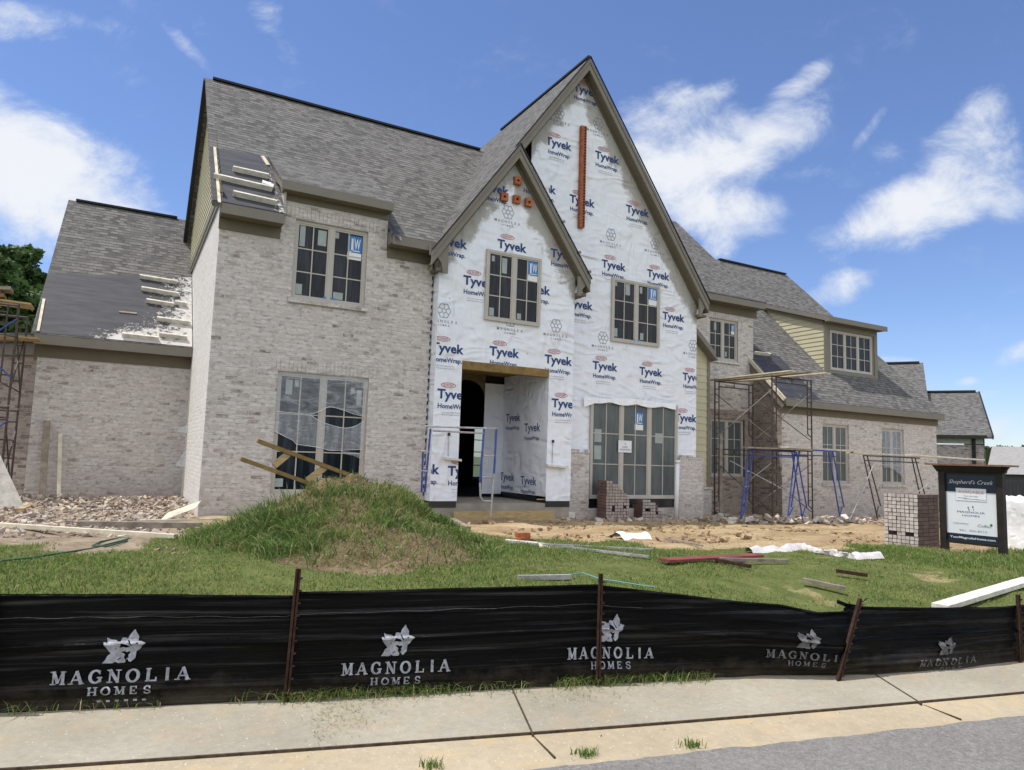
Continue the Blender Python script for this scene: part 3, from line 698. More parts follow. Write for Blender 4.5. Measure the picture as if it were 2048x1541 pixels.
# for the wall facing left: u = -Y so that the polygon runs the right way round
fL = lambda X: (lambda u, z, d=0: (X+d, -u, z))
lap('gable_siding', [(-21.1, 6.22), (-13.1, 6.22), (-17.2, 10.05)], -21.1, -13.1, 6.22, 10.2, fL(1.20), MAT['siding'], house)
b = MB(); b.box((1.17, 13.0, 6.10), (1.22, 21.1, 6.22)); b.box((1.185, 13.02, 6.0), (1.22, 21.1, 6.098)); b.build('band_board', MAT['trim'], house)
window(*U1, YM+.045, 2, 2, 3, sticker=(3.56, 3.84, 5.35, 5.82), papers=((2.64,2.74,5.45,5.86),(2.98,3.14,5.52,5.82),(2.62,2.74,4.52,4.72),(3.33,3.52,4.52,4.66),(3.3,3.38,5.72,5.84)), sill=True)
wl = window(*L1, YM+.045, 2, 2, 3, papers=((2.56,2.68,2.62,2.9),(2.72,2.8,2.78,2.9),(3.78,3.86,2.72,2.84),(3.9,4.0,2.5,2.8),(2.48,2.62,.93,1.08)), label='large ground floor window behind torn plastic film')
# torn film: upper sheet, hanging band with holes between
fP = lambda u, v, d=0: atY(u, v, YM+.018)
def film(pts):
    P = [(380+a/4.267, 720+b/4.267) for a, b in pts]; m = MB(); n = len(P)
    P3 = [atY(a, b2, YM+.015) for a, b2 in P]
    tr = tessellate_polygon([[Vector((p.x, p.z, 0)) for p in P3]]); m.mesh(P3, tr); return m
m = film([(745,90),(1528,160),(1490,480),(1400,462),(1300,425),(1190,402),(1120,430),(1040,462),(900,455),(728,440)])
m2 = film([(728,445),(900,462),(1030,470),(1090,512),(1200,556),(1310,582),(1400,570),(1488,520),(1470,762),(1300,772),(1190,772),(1090,747),(920,722),(880,690),(800,650),(716,604)])
m3 = film([(1285,775),(1470,800),(1455,850),(1400,820),(1300,800)])
for q, f_ in ((m, 'film'), (m2, 'film2'), (m3, 'film2')): q.build('torn_film', MAT[f_], wl)
m = MB()
for P in ([(735,440),(900,455),(1040,462),(1120,432),(1190,404),(1300,427),(1400,464),(1490,484)], [(1030,470),(1090,512),(1200,556),(1310,582),(1400,570),(1488,520)], [(716,604),(800,650),(880,690),(920,722),(1090,747),(1190,772),(1300,772),(1470,764)]):
    Q_ = []
    for i in range(len(P)-1):
        p0, p1_, p2_, p3_ = (Vector(P[max(i-1, 0)]), Vector(P[i]), Vector(P[i+1]), Vector(P[min(i+2, len(P)-1)]))
        for k in range(6):
            t_ = k/6; Q_.append(.5*((2*p1_)+(p2_-p0)*t_+(2*p0-5*p1_+4*p2_-p3_)*t_*t_+(3*p1_-p0-3*p2_+p3_)*t_**3))
    Q_.append(Vector(P[-1])); m.tube([atY(380+q[0]/4.267, 720+q[1]/4.267, YM+.012) for q in Q_], [.002+.004*float(vnoise(i*.3, 1, 1, 2)) for i in range(len(Q_))], 5)
m.build_each('film_edge', MAT['plastic'], wl)
# --- roofs ------------------------------------------------------------------
def slab(m, pts, th=.10, mi=0): m.prism(pts, Vector((0, 0, -th)), mi)
pm = lambda X, Y: (X, Y, Y-7.0)
def valley(Y): return 9.04-(11.13-(Y-7.0))/1.39
r = MB()
slab(r, [pm(1.04,12.88), pm(2.28,12.88), pm(2.28,13.24), pm(4.33,13.24), pm(4.33,12.88), pm(valley(12.88),12.88), pm(valley(17.2),17.2), pm(1.04,17.2)])
slab(r, [(1.04,17.2,10.2), (10,17.2,10.2), (10,21.6,5.8), (1.04,21.6,5.8)])
r.build('roof', MAT['shingle'], house)
zl = lambda X: 11.13-1.39*(9.04-X)
r = MB()
slab(r, [(9.04,13.05,11.13), (9.04,22,11.13), (valley(17.2),17.2,zl(valley(17.2))), (5.28,12.9,5.90), (5.12,12.75,zl(5.12)), (7.05,12.75,zl(7.05)), (7.05,13.05,zl(7.05))], .10)
slab(r, [(9.04,13.05,11.13), (12.92,13.05,5.737), (12.92,15.95,5.737), (9.04,21.3,11.13)], .10)
slab(r, [(7.05,12.75,8.366), (8.99,12.75,5.67), (8.99,13.28,5.67), (7.05,13.28,8.366)], .10)
r.build('gable_roof', MAT['shingle'], house)
p2 = lambda X, Y: (X, Y, Y-10.18)
r = MB()
slab(r, [p2(16.5,13.72), p2(24.42,13.72), p2(24.0,19.8), p2(19.9,19.8), p2(19.75,21.9), p2(13.2,21.9), p2(13.2,17.75), p2(16.5,17.75)])
slab(r, [(13.2,21.9,11.72),(24.0,21.9,9.6),(24.0,26,5.6),(13.2,26,5.6)])
r.build('roof', MAT['shingle'], house)
# shed roofs: over the wall dormer, the two storey bay, the clad dormer
r = MB()
slab(r, [(2.20,12.98,6.555), (4.36,12.98,6.555), (4.36,14.55,7.58), (2.16,14.55,7.58)], .05)
r.build('dormer_roof', MAT['shingle'], house)
r = MB(); slab(r, [(12.6,14.65,6.55), (16.85,14.65,6.55), (16.85,17.8,7.63), (12.6,17.8,7.63)], .06); r.build('dormer_roof', MAT['shingle'], house)
r = MB(); slab(r, [(19.72,14.58,6.47), (22.62,14.58,6.47), (22.62,17.7,7.53), (19.72,17.7,7.53)], .12); r.build('dormer_roof', MAT['shingle'], house)
# exposed underlayment patches
def patch(name, f, pts, spr, parent=house, n=14):
    m = MB(); c = []
    (a, b, c0, d) = pts                              # four corners as (X,Y), bilinear
    for j in range(n+1):
        for i in range(n+1):
            s, t_ = i/n, j/n
            X = (a[0]*(1-s)+b[0]*s)*(1-t_)+(d[0]*(1-s)+c0[0]*s)*t_; Y = (a[1]*(1-s)+b[1]*s)*(1-t_)+(d[1]*(1-s)+c0[1]*s)*t_
            q = f(X, Y); m.v.append((q[0], q[1]-.006, q[2]+.006)); c.append((spr(s, t_), 0, 0, 1))
    for j in range(n):
        for i in range(n): m.f.append((j*(n+1)+i, j*(n+1)+i+1, (j+1)*(n+1)+i+1, (j+1)*(n+1)+i)); m.m.append(0)
    return m.build(name, MAT['underlay'], parent, vcol=c)
def inv(u, v, k):       # point of plane z = Y-k seen at a pixel of the photograph
    d = ray(u, v); t_ = (EYE.z+k)/(d.y-d.z); p = EYE+d*t_; return (p.x, p.y)
patch('underlayment', pm, [(1.05,12.885), (2.27,12.885), inv(527,312,7.0), (1.05, inv(432,298,7.0)[1])], lambda s, t_: max(0, s-.72)*2.6*(1-t_*.6))
patch('underlayment', pm, [(4.34,12.885), inv(803,482,7.0), inv(797,462,7.0), (4.34, inv(767,440,7.0)[1])], lambda s, t_: .5*s)
kw = 13.2
pw = lambda X, Y: (X, Y, Y-kw)
patch('underlayment', pw, [(-1.78,17.02), (1.2,17.02), (1.2, inv(383,556,kw)[1]), (-1.75, inv(103,548,kw)[1])], lambda s, t_: max(0, s-.50)*2.0*(1-.3*t_)+max(0, .32-t_)*max(0, .35-abs(s-.55))*9.0, n=24)
p2f = lambda X, Y: (X, Y, Y-10.18)
patch('underlayment', p2f, [(16.62,13.74), inv(1640,800,10.18), inv(1560,715,10.18), (16.72, inv(1508,690,10.18)[1])], lambda s, t_: .35*(1-abs(s-.5)*2))
# left wing
ww = MB(); ww.wall([(-1.68,.0),(1.22,.0),(1.22,3.62),(-1.68,3.62)], [], fy(YWG)); ww.build('brick_wall', MAT['brick'], house)
ww = MB(); ww.face([(-3.6,18.9,.0),(-1.68,YWG,.0),(-1.68,YWG,3.62),(-3.6,18.9,3.62)]); q = ww.build('brick_wall', MAT['brick_brown'], house); q['label'] = 'brown brick return wall at the far left, shade put into its colour'  # brown tone stands in for the shade of scaffold and trees
q = MB(); q.bar((-1.74,17.27,3.50), (-3.6,18.82,3.50), .03, .24); q.bar((-1.70,17.12,3.70), (-3.7,18.75,3.70), .3, .1); q.build('frieze_board', MAT['trim'], house)
r = MB(); slab(r, [pw(-1.80,17.0), pw(1.22,17.0), pw(1.22,21.1), pw(-1.72,21.1)]); slab(r, [(-1.72,21.1,7.9),(1.22,21.1,7.9),(1.22,25,3.9),(-1.72,25,3.9)])
slab(r, [(-1.8,17.02,3.80),(-1.8,21.1,3.82),(-3.9,21.1,3.8),(-3.8,18.7,3.8)], .06)
r.build('wing_roof', MAT['shingle'], house)
# ridge vents
v = MB(); v.bar((1.2,17.2,10.22), (8.2,17.2,10.22), .16, .05); v.bar((-1.55,21.1,7.92), (.85,21.1,7.92), .16, .05); v.bar((9.04,13.05,11.15), (9.04,17.5,11.15), .10, .05); v.bar((20.1,19.8,9.66), (23.9,19.8,9.65), .16, .05)
v.bar((1.05,17.2,10.16), (1.05,21.5,5.86), .09, .15); v.build_each('ridge_vent', MAT['ridge'], house)
# rakes, fascias, soffits, friezes
f = MB()
def eave(m, x0, x1, Yf, zt, Yw, fh=.19, fr=.2, ov=.02):
    m.box((x0, Yf, zt-fh), (x1, Yf+.03, zt-.012))                       # fascia
    m.box((x0, Yf+.031, zt-fh+.005), (x1, Yw-.026, zt-fh+.03), 1)        # soffit
    m.box((x0+.002, Yw-.025, zt-fh-fr), (x1-.002, Yw-.001, zt-fh+.004), 1)   # frieze
    m.prism([(x0, Yf+.031, zt-fh), (x0, Yw, zt-fh), (x0, Yw, zt-.02+(Yw-Yf)*.5), (x0, Yf+.031, zt-.02)], (.02, 0, 0))
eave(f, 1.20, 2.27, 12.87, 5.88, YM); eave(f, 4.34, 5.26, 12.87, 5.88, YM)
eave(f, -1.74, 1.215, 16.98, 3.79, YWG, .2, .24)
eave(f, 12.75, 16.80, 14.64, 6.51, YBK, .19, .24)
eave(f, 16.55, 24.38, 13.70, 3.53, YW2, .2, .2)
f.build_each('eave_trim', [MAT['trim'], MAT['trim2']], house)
f = MB(); f.box((2.20,12.96,6.38), (4.36,12.99,6.545)); f.box((2.24,12.992,6.37), (4.34,YM-.022,6.40), 1); f.box((2.29,YM-.021,6.25), (4.32,YM-.001,6.372), 1)
f.prism([(2.21,12.99,6.40),(2.21,13.9,6.86),(2.21,14.5,7.46),(2.21,12.99,6.53)], (.03,0,0))
f.build('dormer_fascia', [MAT['trim'], MAT['trim2']], house)
ck = MB(); ck.prism([(2.282,13.1,6.42),(2.282,13.21,5.9),(2.282,14.5,7.46)], (.04,0,0)); ck.prism([(4.29,13.21,5.9),(4.29,13.21,6.42),(4.29,14.5,7.46)], (.04,0,0)); ck.build_each('dormer_cheek', MAT['brick'], house)
def rake(m, apex, foot, Y0, Yw, hgt=.165, mi=0):
    a, b = Vector(apex), Vector(foot); d = (b-a); n = Vector((-d.z, 0, d.x)); n.normalize()
    if n.z > 0: n = -n
    lo = lambda p, h: (p.x+n.x*0, p.y, p.z-h)
    k = hgt/abs(n.z)
    def at(p, y, o0, o1): return (p.x, y, p.z-o0), (p.x, y, p.z-o1)
    P = lambda p, y, o: Vector((p.x, y, p.z-o))
    m.prism([P(a,Y0,.03), P(b,Y0,.03), P(b,Y0,k), P(a,Y0,k)], (0, .035, 0), mi)                 # fascia
    m.prism([P(a,Y0-.02,.01), P(b,Y0-.02,.01), P(b,Y0-.02,k*.36), P(a,Y0-.02,k*.36)], (0, .019, 0), mi)   # shingle mould
    m.prism([P(a,Y0+.036,k*.86), P(b,Y0+.036,k*.86), P(b,Y0+.036,k*.99), P(a,Y0+.036,k*.99)], (0, Yw-Y0-.062, 0), 1)  # soffit
    m.prism([P(a,Yw-.025,k*.9), P(b,Yw-.025,k*.9), P(b,Yw-.025,k*1.3), P(a,Yw-.025,k*1.3)], (0, .024, 0), 1)  # frieze
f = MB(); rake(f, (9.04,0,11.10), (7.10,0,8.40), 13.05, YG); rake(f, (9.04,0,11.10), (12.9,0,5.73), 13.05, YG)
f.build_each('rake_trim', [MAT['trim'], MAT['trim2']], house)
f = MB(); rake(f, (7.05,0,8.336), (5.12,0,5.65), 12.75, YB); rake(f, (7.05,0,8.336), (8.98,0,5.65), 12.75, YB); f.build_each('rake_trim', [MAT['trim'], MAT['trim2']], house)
dr_ = MB()
for a, b, y in (((9.04,11.135),(7.1,8.44),13.02), ((9.04,11.135),(12.93,5.73),13.02), ((7.05,8.37),(5.12,5.685),12.72), ((7.05,8.37),(9.0,5.66),12.72)): dr_.bar((a[0],y,a[1]), (b[0],y,b[1]), .02, .03, (0,1,0))
dr_.build_each('drip_edge', MAT['ridge'], house)
# boxed returns at the rake feet
f = MB()
def ret(x0, x1, Y, z1, hh, side):
    s = 1 if side > 0 else -1
    xa, xb = (x0, x1)
    prof = [(xa, z1), (xb, z1+.02), (xb, z1-hh), (xb-(xb-xa)*.25, z1-hh), (xb-(xb-xa)*.38, z1-hh*.62), (xb-(xb-xa)*.62, z1-hh*.42), (xa, z1-hh*.38)]
    f.prism([(a, Y, b) for a, b in prof], (0, .05, 0))
ret(5.10, 5.50, 12.79, 5.78, .52, 1); ret(9.0, 8.68, 12.79, 5.68, .42, -1); ret(12.93, 12.62, 13.09, 5.78, .45, -1)
f.box((8.70,12.84,5.28),(8.93,YG-.01,5.34), 1); f.box((12.66,13.14,5.34),(12.9,14.6,5.40), 1); f.box((5.26,12.84,5.30),(5.45,YM-.03,5.36), 1)
f.build_each('eave_return', [MAT['trim'], MAT['trim2']], house)
# --- wrapped walls with their printing --------------------------------------
def wrap_prints(m, items, Y, region, s=1.0, mi=1):
    fn = lambda u, z: (u, Y-.006, z)
    for it in items:
        u, v = it; p = atY(u, v, Y); x, z = p.x, p.z
        m.text('Tyvek', x, z, 0, .265*s, fn, mi, region, width=.72*s, bold=.03)
        m.text('HomeWrap.', x+.02, z-.20*s, 0, .135*s, fn, mi, region, width=.67*s, bold=.022)
        for k in (0, 1): m.text('wind and water barrier', x+.1*s, z-(.29+k*.05)*s, 0, .035*s, fn, mi+1, region, width=.42*s)
        cx_, cz_ = x+.24*s, z+.27*s; rx_, rz_ = .17*s, .055*s; n = 14
        for i in range(n):
            a, b = 2*math.pi*i/n, 2*math.pi*(i+1)/n
            q = [(cx_+rx_*math.cos(a), cz_+rz_*math.sin(a)), (cx_+rx_*math.cos(b), cz_+rz_*math.sin(b)), (cx_+(rx_-.018)*math.cos(b), cz_+(rz_-.014)*math.sin(b)), (cx_+(rx_-.018)*math.cos(a), cz_+(rz_-.014)*math.sin(a))]
            q = clip2d(q[::-1] if sum(q[j-1][0]*q[j][1]-q[j][0]*q[j-1][1] for j in range(4)) < 0 else q, region)
            if q: m.face([fn(*k) for k in q], mi+2)
        m.text('DUPONT', cx_-.12*s, cz_-.03*s, 0, .08*s, fn, mi+2, region, width=.24*s, bold=.02)
def emblem_prints(m, items, Y, region, mi=2, s=1.0):
    fn = lambda u, z: (u, Y-.006, z)
    for (u, v) in items:
        p = atY(u, v, Y); x, z = p.x, p.z
        def seg(a, b, w=.012):
            d = Vector((b[0]-a[0], b[1]-a[1])); l = d.length
            if l < 1e-6: return
            nx_, ny_ = -d.y/l*w/2, d.x/l*w/2
            q = clip2d([(a[0]-nx_, a[1]-ny_), (b[0]-nx_, b[1]-ny_), (b[0]+nx_, b[1]+ny_), (a[0]+nx_, a[1]+ny_)], region)
            if q: m.face([fn(*k) for k in q], mi)
        for i in range(6):
            a = math.radians(60*i+30); b = math.radians(60*i+90); c = math.radians(60*i+60)
            A = (x+.125*math.cos(a), z+.135*math.sin(a)); B = (x+.125*math.cos(b), z+.135*math.sin(b)); C = (x+.15*math.cos(c), z+.16*math.sin(c))
            seg(A, C); seg(C, B); seg(A, (x+.05*math.cos(a), z+.05*math.sin(a)))
            seg((x+.05*math.cos(a), z+.05*math.sin(a)), (x+.05*math.cos(b), z+.05*math.sin(b)))
        for i, ch in enumerate('MAGNOLIA'): m.text(ch, x-.32+.082*i, z-.245, 0, .085, fn, mi, region, width=(.022 if ch == 'I' else .05), bold=.004)
        for i, ch in enumerate('HOMES'): m.text(ch, x-.14+.06*i, z-.315, 0, .055, fn, mi, region, width=.035, bold=.003)
inks = [MAT['ink'], MAT['ink2'], MAT['inkred']]
# entry bay
OP = (5.97, 8.07, .66, 3.54); W3 = (6.42, 7.77, 4.45, 5.96)
m = MB(); zb = lambda x: 8.366-1.39*abs(x-7.05)
bay = [(5.38,.69),(8.70,.69),(8.70,zb(8.70)-.06),(7.05,8.27),(5.38,zb(5.38)-.06)]
m.wall([(5.38,.69),(OP[0],.69),(OP[0],OP[3]),(OP[1],OP[3]),(OP[1],.69),(8.70,.69),(8.70,zb(8.70)-.06),(7.05,8.27),(5.38,zb(5.38)-.06)], [], fy(YB))
m.face([(5.38,YM+.12,.69),(5.38,YB,.69),(5.38,YB,zb(5.38)-.06),(5.38,YM+.12,zb(5.38)-.06)])
m.face([(8.70,YB,.69),(8.70,YG+.1,.69),(8.70,YG+.1,zb(8.70)-.06),(8.70,YB,zb(8.70)-.06)])
regs = [[(5.385,3.545),(8.695,3.545),(8.695,zb(8.70)-.08),(7.05,8.24),(5.385,zb(5.38)-.08)], [(5.385,.7),(5.965,.7),(5.965,3.54),(5.385,3.54)], [(8.075,.7),(8.695,.7),(8.695,3.54),(8.075,3.54)]]
bt = [(870,487),(994.5,495),(1101,513),(926,568),(1044,582),(862,702),(978.5,710),(1089,726),(874,796),(1103,814),(810,947),(895,951),(1046,367),(958,378)]
for rg in regs:
    wrap_prints(m, bt, YB, rg); emblem_prints(m, [(888,622),(1112,652),(1016,425),(1021,640)], YB, rg)
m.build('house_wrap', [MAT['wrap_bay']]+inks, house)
# main gable
W4 = (9.97, 11.45, 4.43, 5.97); W5 = (9.42, 12.06, .72, 3.02)
zg = lambda x: 11.13-1.39*abs(x-9.04)
m = MB(); gx0 = 8.66
gab = [(gx0,1.70),(W5[0]+.01,1.70),(W5[0]+.01,3.01),(W5[1]-.01,3.01),(W5[1]-.01,1.70),(12.72,1.70),(12.72,zg(12.72)-.06),(9.04,11.03),(gx0-1.0,zg(gx0-1.0)-.06),(gx0-1.0,5.0),(gx0,5.0)]
m.wall(gab, [], fy(YG))
m.face([(12.72,YG,1.7),(12.72,15,1.7),(12.72,15,zg(12.72)-.06),(12.72,YG,zg(12.72)-.06)])
gt = [(1091,288),(1190,316),(1139,404),(1252,424),(1203,534),(1294,553),(1134,613),(1325,638),(1058,376),(1147,181)]
gt2 = [(1185,738),(1278.5,749),(1365,760),(1350,842)]
rg = [(8.4,3.15),(12.715,3.15),(12.715,zg(12.715)-.1),(9.04,10.98),(8.05,9.6)]
wrap_prints(m, gt+gt2, YG, rg); emblem_prints(m, [(1222,470),(1310,488),(1206,676),(1386,692),(1118,226),(1196,248)], YG, rg)
rg2 = [(12.12,1.72),(12.715,1.72),(12.715,3.15),(12.12,3.15)]; wrap_prints(m, [(1350,842)], YG, rg2)
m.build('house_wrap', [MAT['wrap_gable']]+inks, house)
window(*W3, YB-.058, 2, 2, 3, dep=.06, sticker=(7.42, 7.70, 5.42, 5.87), papers=((6.55,6.62,5.72,5.84),(6.8,6.92,5.5,5.83),(6.53,6.64,4.55,4.72),(7.2,7.3,4.55,4.68)))
window(*W4, YG-.058, 2, 2, 3, dep=.06, sticker=(11.1, 11.36, 5.45, 5.9), papers=((10.05,10.13,5.78,5.9),(10.38,10.52,5.6,5.88),(10.82,10.9,5.7,5.86),(10.05,10.16,4.55,4.75),(10.85,10.95,4.55,4.72)))
wg = window(*W5, YG-.058, 3, 2, 3, glass='glassfilm', dep=.06, sticker=(10.72, 10.98, 2.35, 2.78), papers=((9.55,9.75,1.62,1.94),(9.55,9.75,2.02,2.32),(11.36,11.62,2.06,2.3)), label='wide ground floor window under plastic film with blue sticker')
q = MB(); a = atY(1237,881,YG-.064); b = atY(1263,906,YG-.064)
q.face([(a.x,YG-.064,b.z),(b.x,YG-.064,b.z),(b.x,YG-.064,a.z),(a.x,YG-.064,a.z)], 0)
fn = lambda u, z: (u, YG-.067, z)
q.text('MAGNOLIA', a.x+.04, b.z+.05, 0, .05, fn, 1, width=b.x-a.x-.08); q.text('HOMES', a.x+.12, b.z+.11, 0, .05, fn, 1, width=b.x-a.x-.24); q.text('Y', (a.x+b.x)/2-.02, b.z+.17, .08, .08, fn, 1)
q.build('notice', [MAT['white'], MAT['ink']], wg)
# flap of film over the big window
m = MB(); n = 26; top_ = []; bot_ = []
for i in range(n+1):
    s = i/n; u = 1168+s*184; top_.append(atY(u, 793+s*13+2*math.sin(s*9), YG-.065-.02*math.sin(s*14)**2)); bot_.append(atY(u, 800+s*15+5*abs(math.sin(s*11))+(14*max(0, .12-s)/.12), YG-.085-.03*math.sin(s*21)**2))
for i in range(n): m.face([top_[i], bot_[i], bot_[i+1], top_[i+1]])
m.build('film_flap', MAT['plastic'], wg)
for (xa, zz, yy) in ((3.14, 4.5, YM+.068), (3.27, 4.5, YM+.068), (10.62, 4.51, YG-.035), (10.76, 4.51, YG-.035)):
    q = MB(); q.box((xa, yy-.012, zz), (xa+.09, yy-.006, zz+.035)); q.build('tape', MAT['blue'], house)
# footings of the wrapped walls
m = MB(); m.box((5.40,YB+.01,.56),(5.96,YB+.4,.69)); m.box((8.08,YB+.01,.56),(8.69,YB+.4,.69)); m.box((9.3,YG-.005,.52),(12.1,YG+.2,.715)); m.box((8.09,13.4,.60),(8.12,15.0,.78)); m.build_each('foundation_membrane', MAT['membrane'], house)
m = MB(); m.box((5.42,YB+.02,.1),(5.97,YB+.4,.559)); m.box((8.05,YB+.02,.1),(8.69,YB+.4,.559)); m.box((9.3,YG+.02,.0),(12.1,YG+.2,.519)); m.build_each('foundation', MAT['porch'], house)
# low brick just started around the big window
w = MB(); w.wall([(8.72,.05),(9.36,.05),(9.36,1.74),(8.72,1.74)], [], fy(YM-.02)); w.box((8.72,YM-.019,.05),(9.36,YG-.01,1.74))
for i in range(9): w.box((8.73+i*.071,YM-.03,1.742),(8.73+i*.071+.062,YG-.02,1.742+random.choice((.03,.07,.09))))
w.box((9.36,YM-.01,.05),(12.05,YM+.08,.50)); w.box((12.06,YM-.02,.05),(12.86,YG-.01,1.70))
for i in range(11): w.box((12.07+i*.071,YM-.03,1.702),(12.07+i*.071+.062,YG-.02,1.702+random.choice((.03,.05,.09))))
w.build('brick_wall', MAT['brick'], house)
# --- porch -------------------------------------------------------------------
m = MB(); ib = 15.0
m.wall(rect(7.55,8.07,.72,3.36), [], fy(ib)); m.face([(8.07,ib,.78),(8.07,YB,.78),(8.07,YB,3.54),(8.07,ib,3.54)][::-1]); m.face([(5.97,YB,.66),(5.97,ib,.66),(5.97,ib,3.54),(5.97,YB,3.54)][::-1])
fnr = lambda u, z: (8.064, 15-u, z)
for u, z, st in ((.15,2.45,'Tyvek'),(1.05,2.2,'Tyvek'),(-.05,1.05,'Tyvek'),(.95,1.0,'Tyvek')):
    m.text(st, u, z, 0, .265, fnr, 1, [(0,.8),(2.0,.8),(2.0,3.4),(0,3.4)], width=.70, bold=.012); m.text('HomeWrap.', u+.02, z-.2, 0, .135, fnr, 1, [(0,.8),(2.0,.8),(2.0,3.4),(0,3.4)], width=.66, bold=.01)
m.build('house_wrap', [MAT['wrap'], MAT['ink']], house)
m = MB(); m.box((5.98,YB+.01,3.545),(8.06,ib,3.60)); m.box((5.975,YB-.01,3.37),(8.065,YB+.13,3.54)); m.build('porch_beam', MAT['wooddark'], house)
m = MB(); m.box((5.9,YB+.03,.1),(8.15,20,.64)); m.build('porch_slab', MAT['porch'], house)
m = MB(); m.box((5.85,YB-.16,.18),(8.2,YB-.12,.50)); m.box((5.8,YB-.34,.20),(8.25,YB-.30,.34)); m.build('form_board', MAT['wood'], house)
m = MB(); m.box((5.86,YB-.119,.1),(8.19,YB+.02,.47)); m.build('porch_step', MAT['porch'], house)
m = MB()   # back wall of the porch with its arched doorway, and the dark hall behind
arch = [(6.62,.66)]+[(7.08-.46*math.cos(math.pi*i/14), 3.0+.40*math.sin(math.pi*i/14)) for i in range(15)]+[(7.54,.66)]
m.wall([(5.97,.66),(6.62,.66)]+arch[1:-1]+[(7.54,.66),(7.55,.66),(7.55,3.55),(5.97,3.55)], [], fy(ib+.002))
m.build('porch_back_wall', plain('osb_sheathing', (.16,.115,.06), .85, .3, 8), house)
m = MB(); HW = (9.75, 10.68, .95, 2.52)
m.wall(rect(4.2,13.5,.6,3.7), [rect(*HW)], fy(20.0), .15); m.face([(4.2,20,.6),(4.2,15.1,.6),(4.2,15.1,3.7),(4.2,20,3.7)]); m.face([(13.5,15.1,.6),(13.5,20,.6),(13.5,20,3.7),(13.5,15.1,3.7)])
m.face([(4.2,15.1,3.7),(4.2,20,3.7),(13.5,20,3.7),(13.5,15.1,3.7)]); m.face([(4.2,15.1,.645),(4.2,20,.645),(13.5,20,.645),(13.5,15.1,.645)])
m.wall(rect(4.2,13.5,.6,3.7), [rect(6.55,7.6,.6,3.45)], fy(15.12)); m.build('hall_wall', MAT['dark'], house)
m = MB(); x0, x1, z0, z1 = HW
for zz in (1.3, 1.72, 2.1): m.box((x0,20.05,zz),(x1,20.08,zz+.025))
m.box((x0-.06,19.94,z0-.1),(x1+.06,20.0,z0-.03)); hw = m.build('window', MAT['frame'], house)
t = MT('dusty_pane'); tl = t.n('ShaderNodeBsdfTranslucent', {0: (.50, .56, .54)}); tr = t.n('ShaderNodeBsdfTransparent', {0: (.8, .86, .84)}); ms = t.n('ShaderNodeMixShader', {0: .45}); t.L.new(tr.outputs[0], ms.inputs[1]); t.L.new(tl.outputs[0], ms.inputs[2]); t.L.new(ms.outputs[0], t.N['Material Output'].inputs[0])
m = MB(); m.face([(x0,20.1,z0),(x1,20.1,z0),(x1,20.1,z1),(x0,20.1,z1)]); m.build('pane', t.m, hw)
# back shell of the house so that daylight does not leak through
m = MB(); m.wall(rect(1.22,24.3,.0,5.6), [rect(9.0,12.2,.8,2.7)], fy(21.4)); m.face([(24.3,YW2,0),(24.3,21.4,0),(24.3,21.4,5.6),(24.3,YW2,3.4)]); m.build('rear_wall', MAT['brick_side'], house)
# ledges and wires on the porch posts
for (u, v, u2) in ((890,917,921), (1093,931,1134)):
    m = MB(); a = atY(u, v, YB-.06); b = atY(u2, v+4, YB-.06); m.obox((a+b)/2, ((b-a)/2), (0,.06,0), (0,0,.022)); c = atY((u+u2)/2-8, v-48, YB-.012); m.tube([c, atY((u+u2)/2-9, v-4, YB-.02)], .008, 5, 1); m.box((c.x-.02,YB-.03,c.z-.03),(c.x+.03,YB-.007,c.z+.03), 2)
    m.build_each('light_ledge', [MAT['woodwhite'], MAT['steel'], MAT['membrane']], house)
# brick ornaments
for (u, v) in ((1033,364),(1006,396),(1031,401),(1055,407)):
    p = atY(u, v, YB); m = MB(); s = .085
    m.box((p.x-s,YB-.09,p.z-s),(p.x+s,YB-.005,p.z-.025)); m.box((p.x-s,YB-.09,p.z+.025),(p.x+s,YB-.005,p.z+s)); m.box((p.x-s,YB-.09,p.z-.024),(p.x-.03,YB-.005,p.z+.024)); m.box((p.x+.03,YB-.09,p.z-.024),(p.x+s,YB-.005,p.z+.024)); m.box((p.x-.03,YB-.04,p.z-.024),(p.x+.03,YB-.006,p.z+.024), 1)
    m.build('brick_ornament', [MAT['orangebrick'], MAT['brickhole']], house)
m = MB(); z = 7.02; i = 0
while z < 9.44:
    m.box((8.955,YG-.10,z),(9.035,YG-.005,z+.066)); m.box((9.036,YG-.10,z),(9.10,YG-.005,z+.066), 0); m.box((9.038,YG-.103,z+.012),(9.085,YG-.08,z+.054), 1); z += .0705
m.box((8.965,YG-.09,7.0),(9.09,YG-.006,9.45), 2)
m.build('brick_ornament', [MAT['orangebrick'], MAT['brickhole'], plain('ornament_mortar', (.30,.16,.10), .9)], house)['label'] = 'tall narrow strip of orange perforated bricks'
# --- porch strip, two storey bay, right wing ---------------------------------
YS = 14.3
lap('porch_siding', [(12.72,.98),(14.06,.98),(14.06,4.72),(13.35,5.45),(12.72,5.45)], 12.7, 14.06, .98, 5.5, fy(YS), MAT['siding'], house, .19)
m = MB(); m.box((14.06,YS-.03,.98),(14.16,YS+.1,4.6)); m.build('corner_board', MAT['trim'], house)
m = MB(); m.box((13.0,YS-.05,.98),(13.42,YS-.022,2.6)); m.build('siding_panel', MAT['siding'], house)
m = MB(); m.bar((12.9,YS-.14,5.62), (14.22,YS-.14,4.46), .06, .24, (0,1,0)); m.bar((12.9,YS-.06,5.72), (14.24,YS-.06,4.58), .3, .05, (0,1,0)); m.build('porch_rake', MAT['trim'], house)
w = MB(); w.box((12.7,YS-.06,.05),(14.2,YS+.1,.90)); w.box((12.7,YS-.09,.905),(14.22,YS+.1,.97)); w.build('brick_base', MAT['brick'], house)
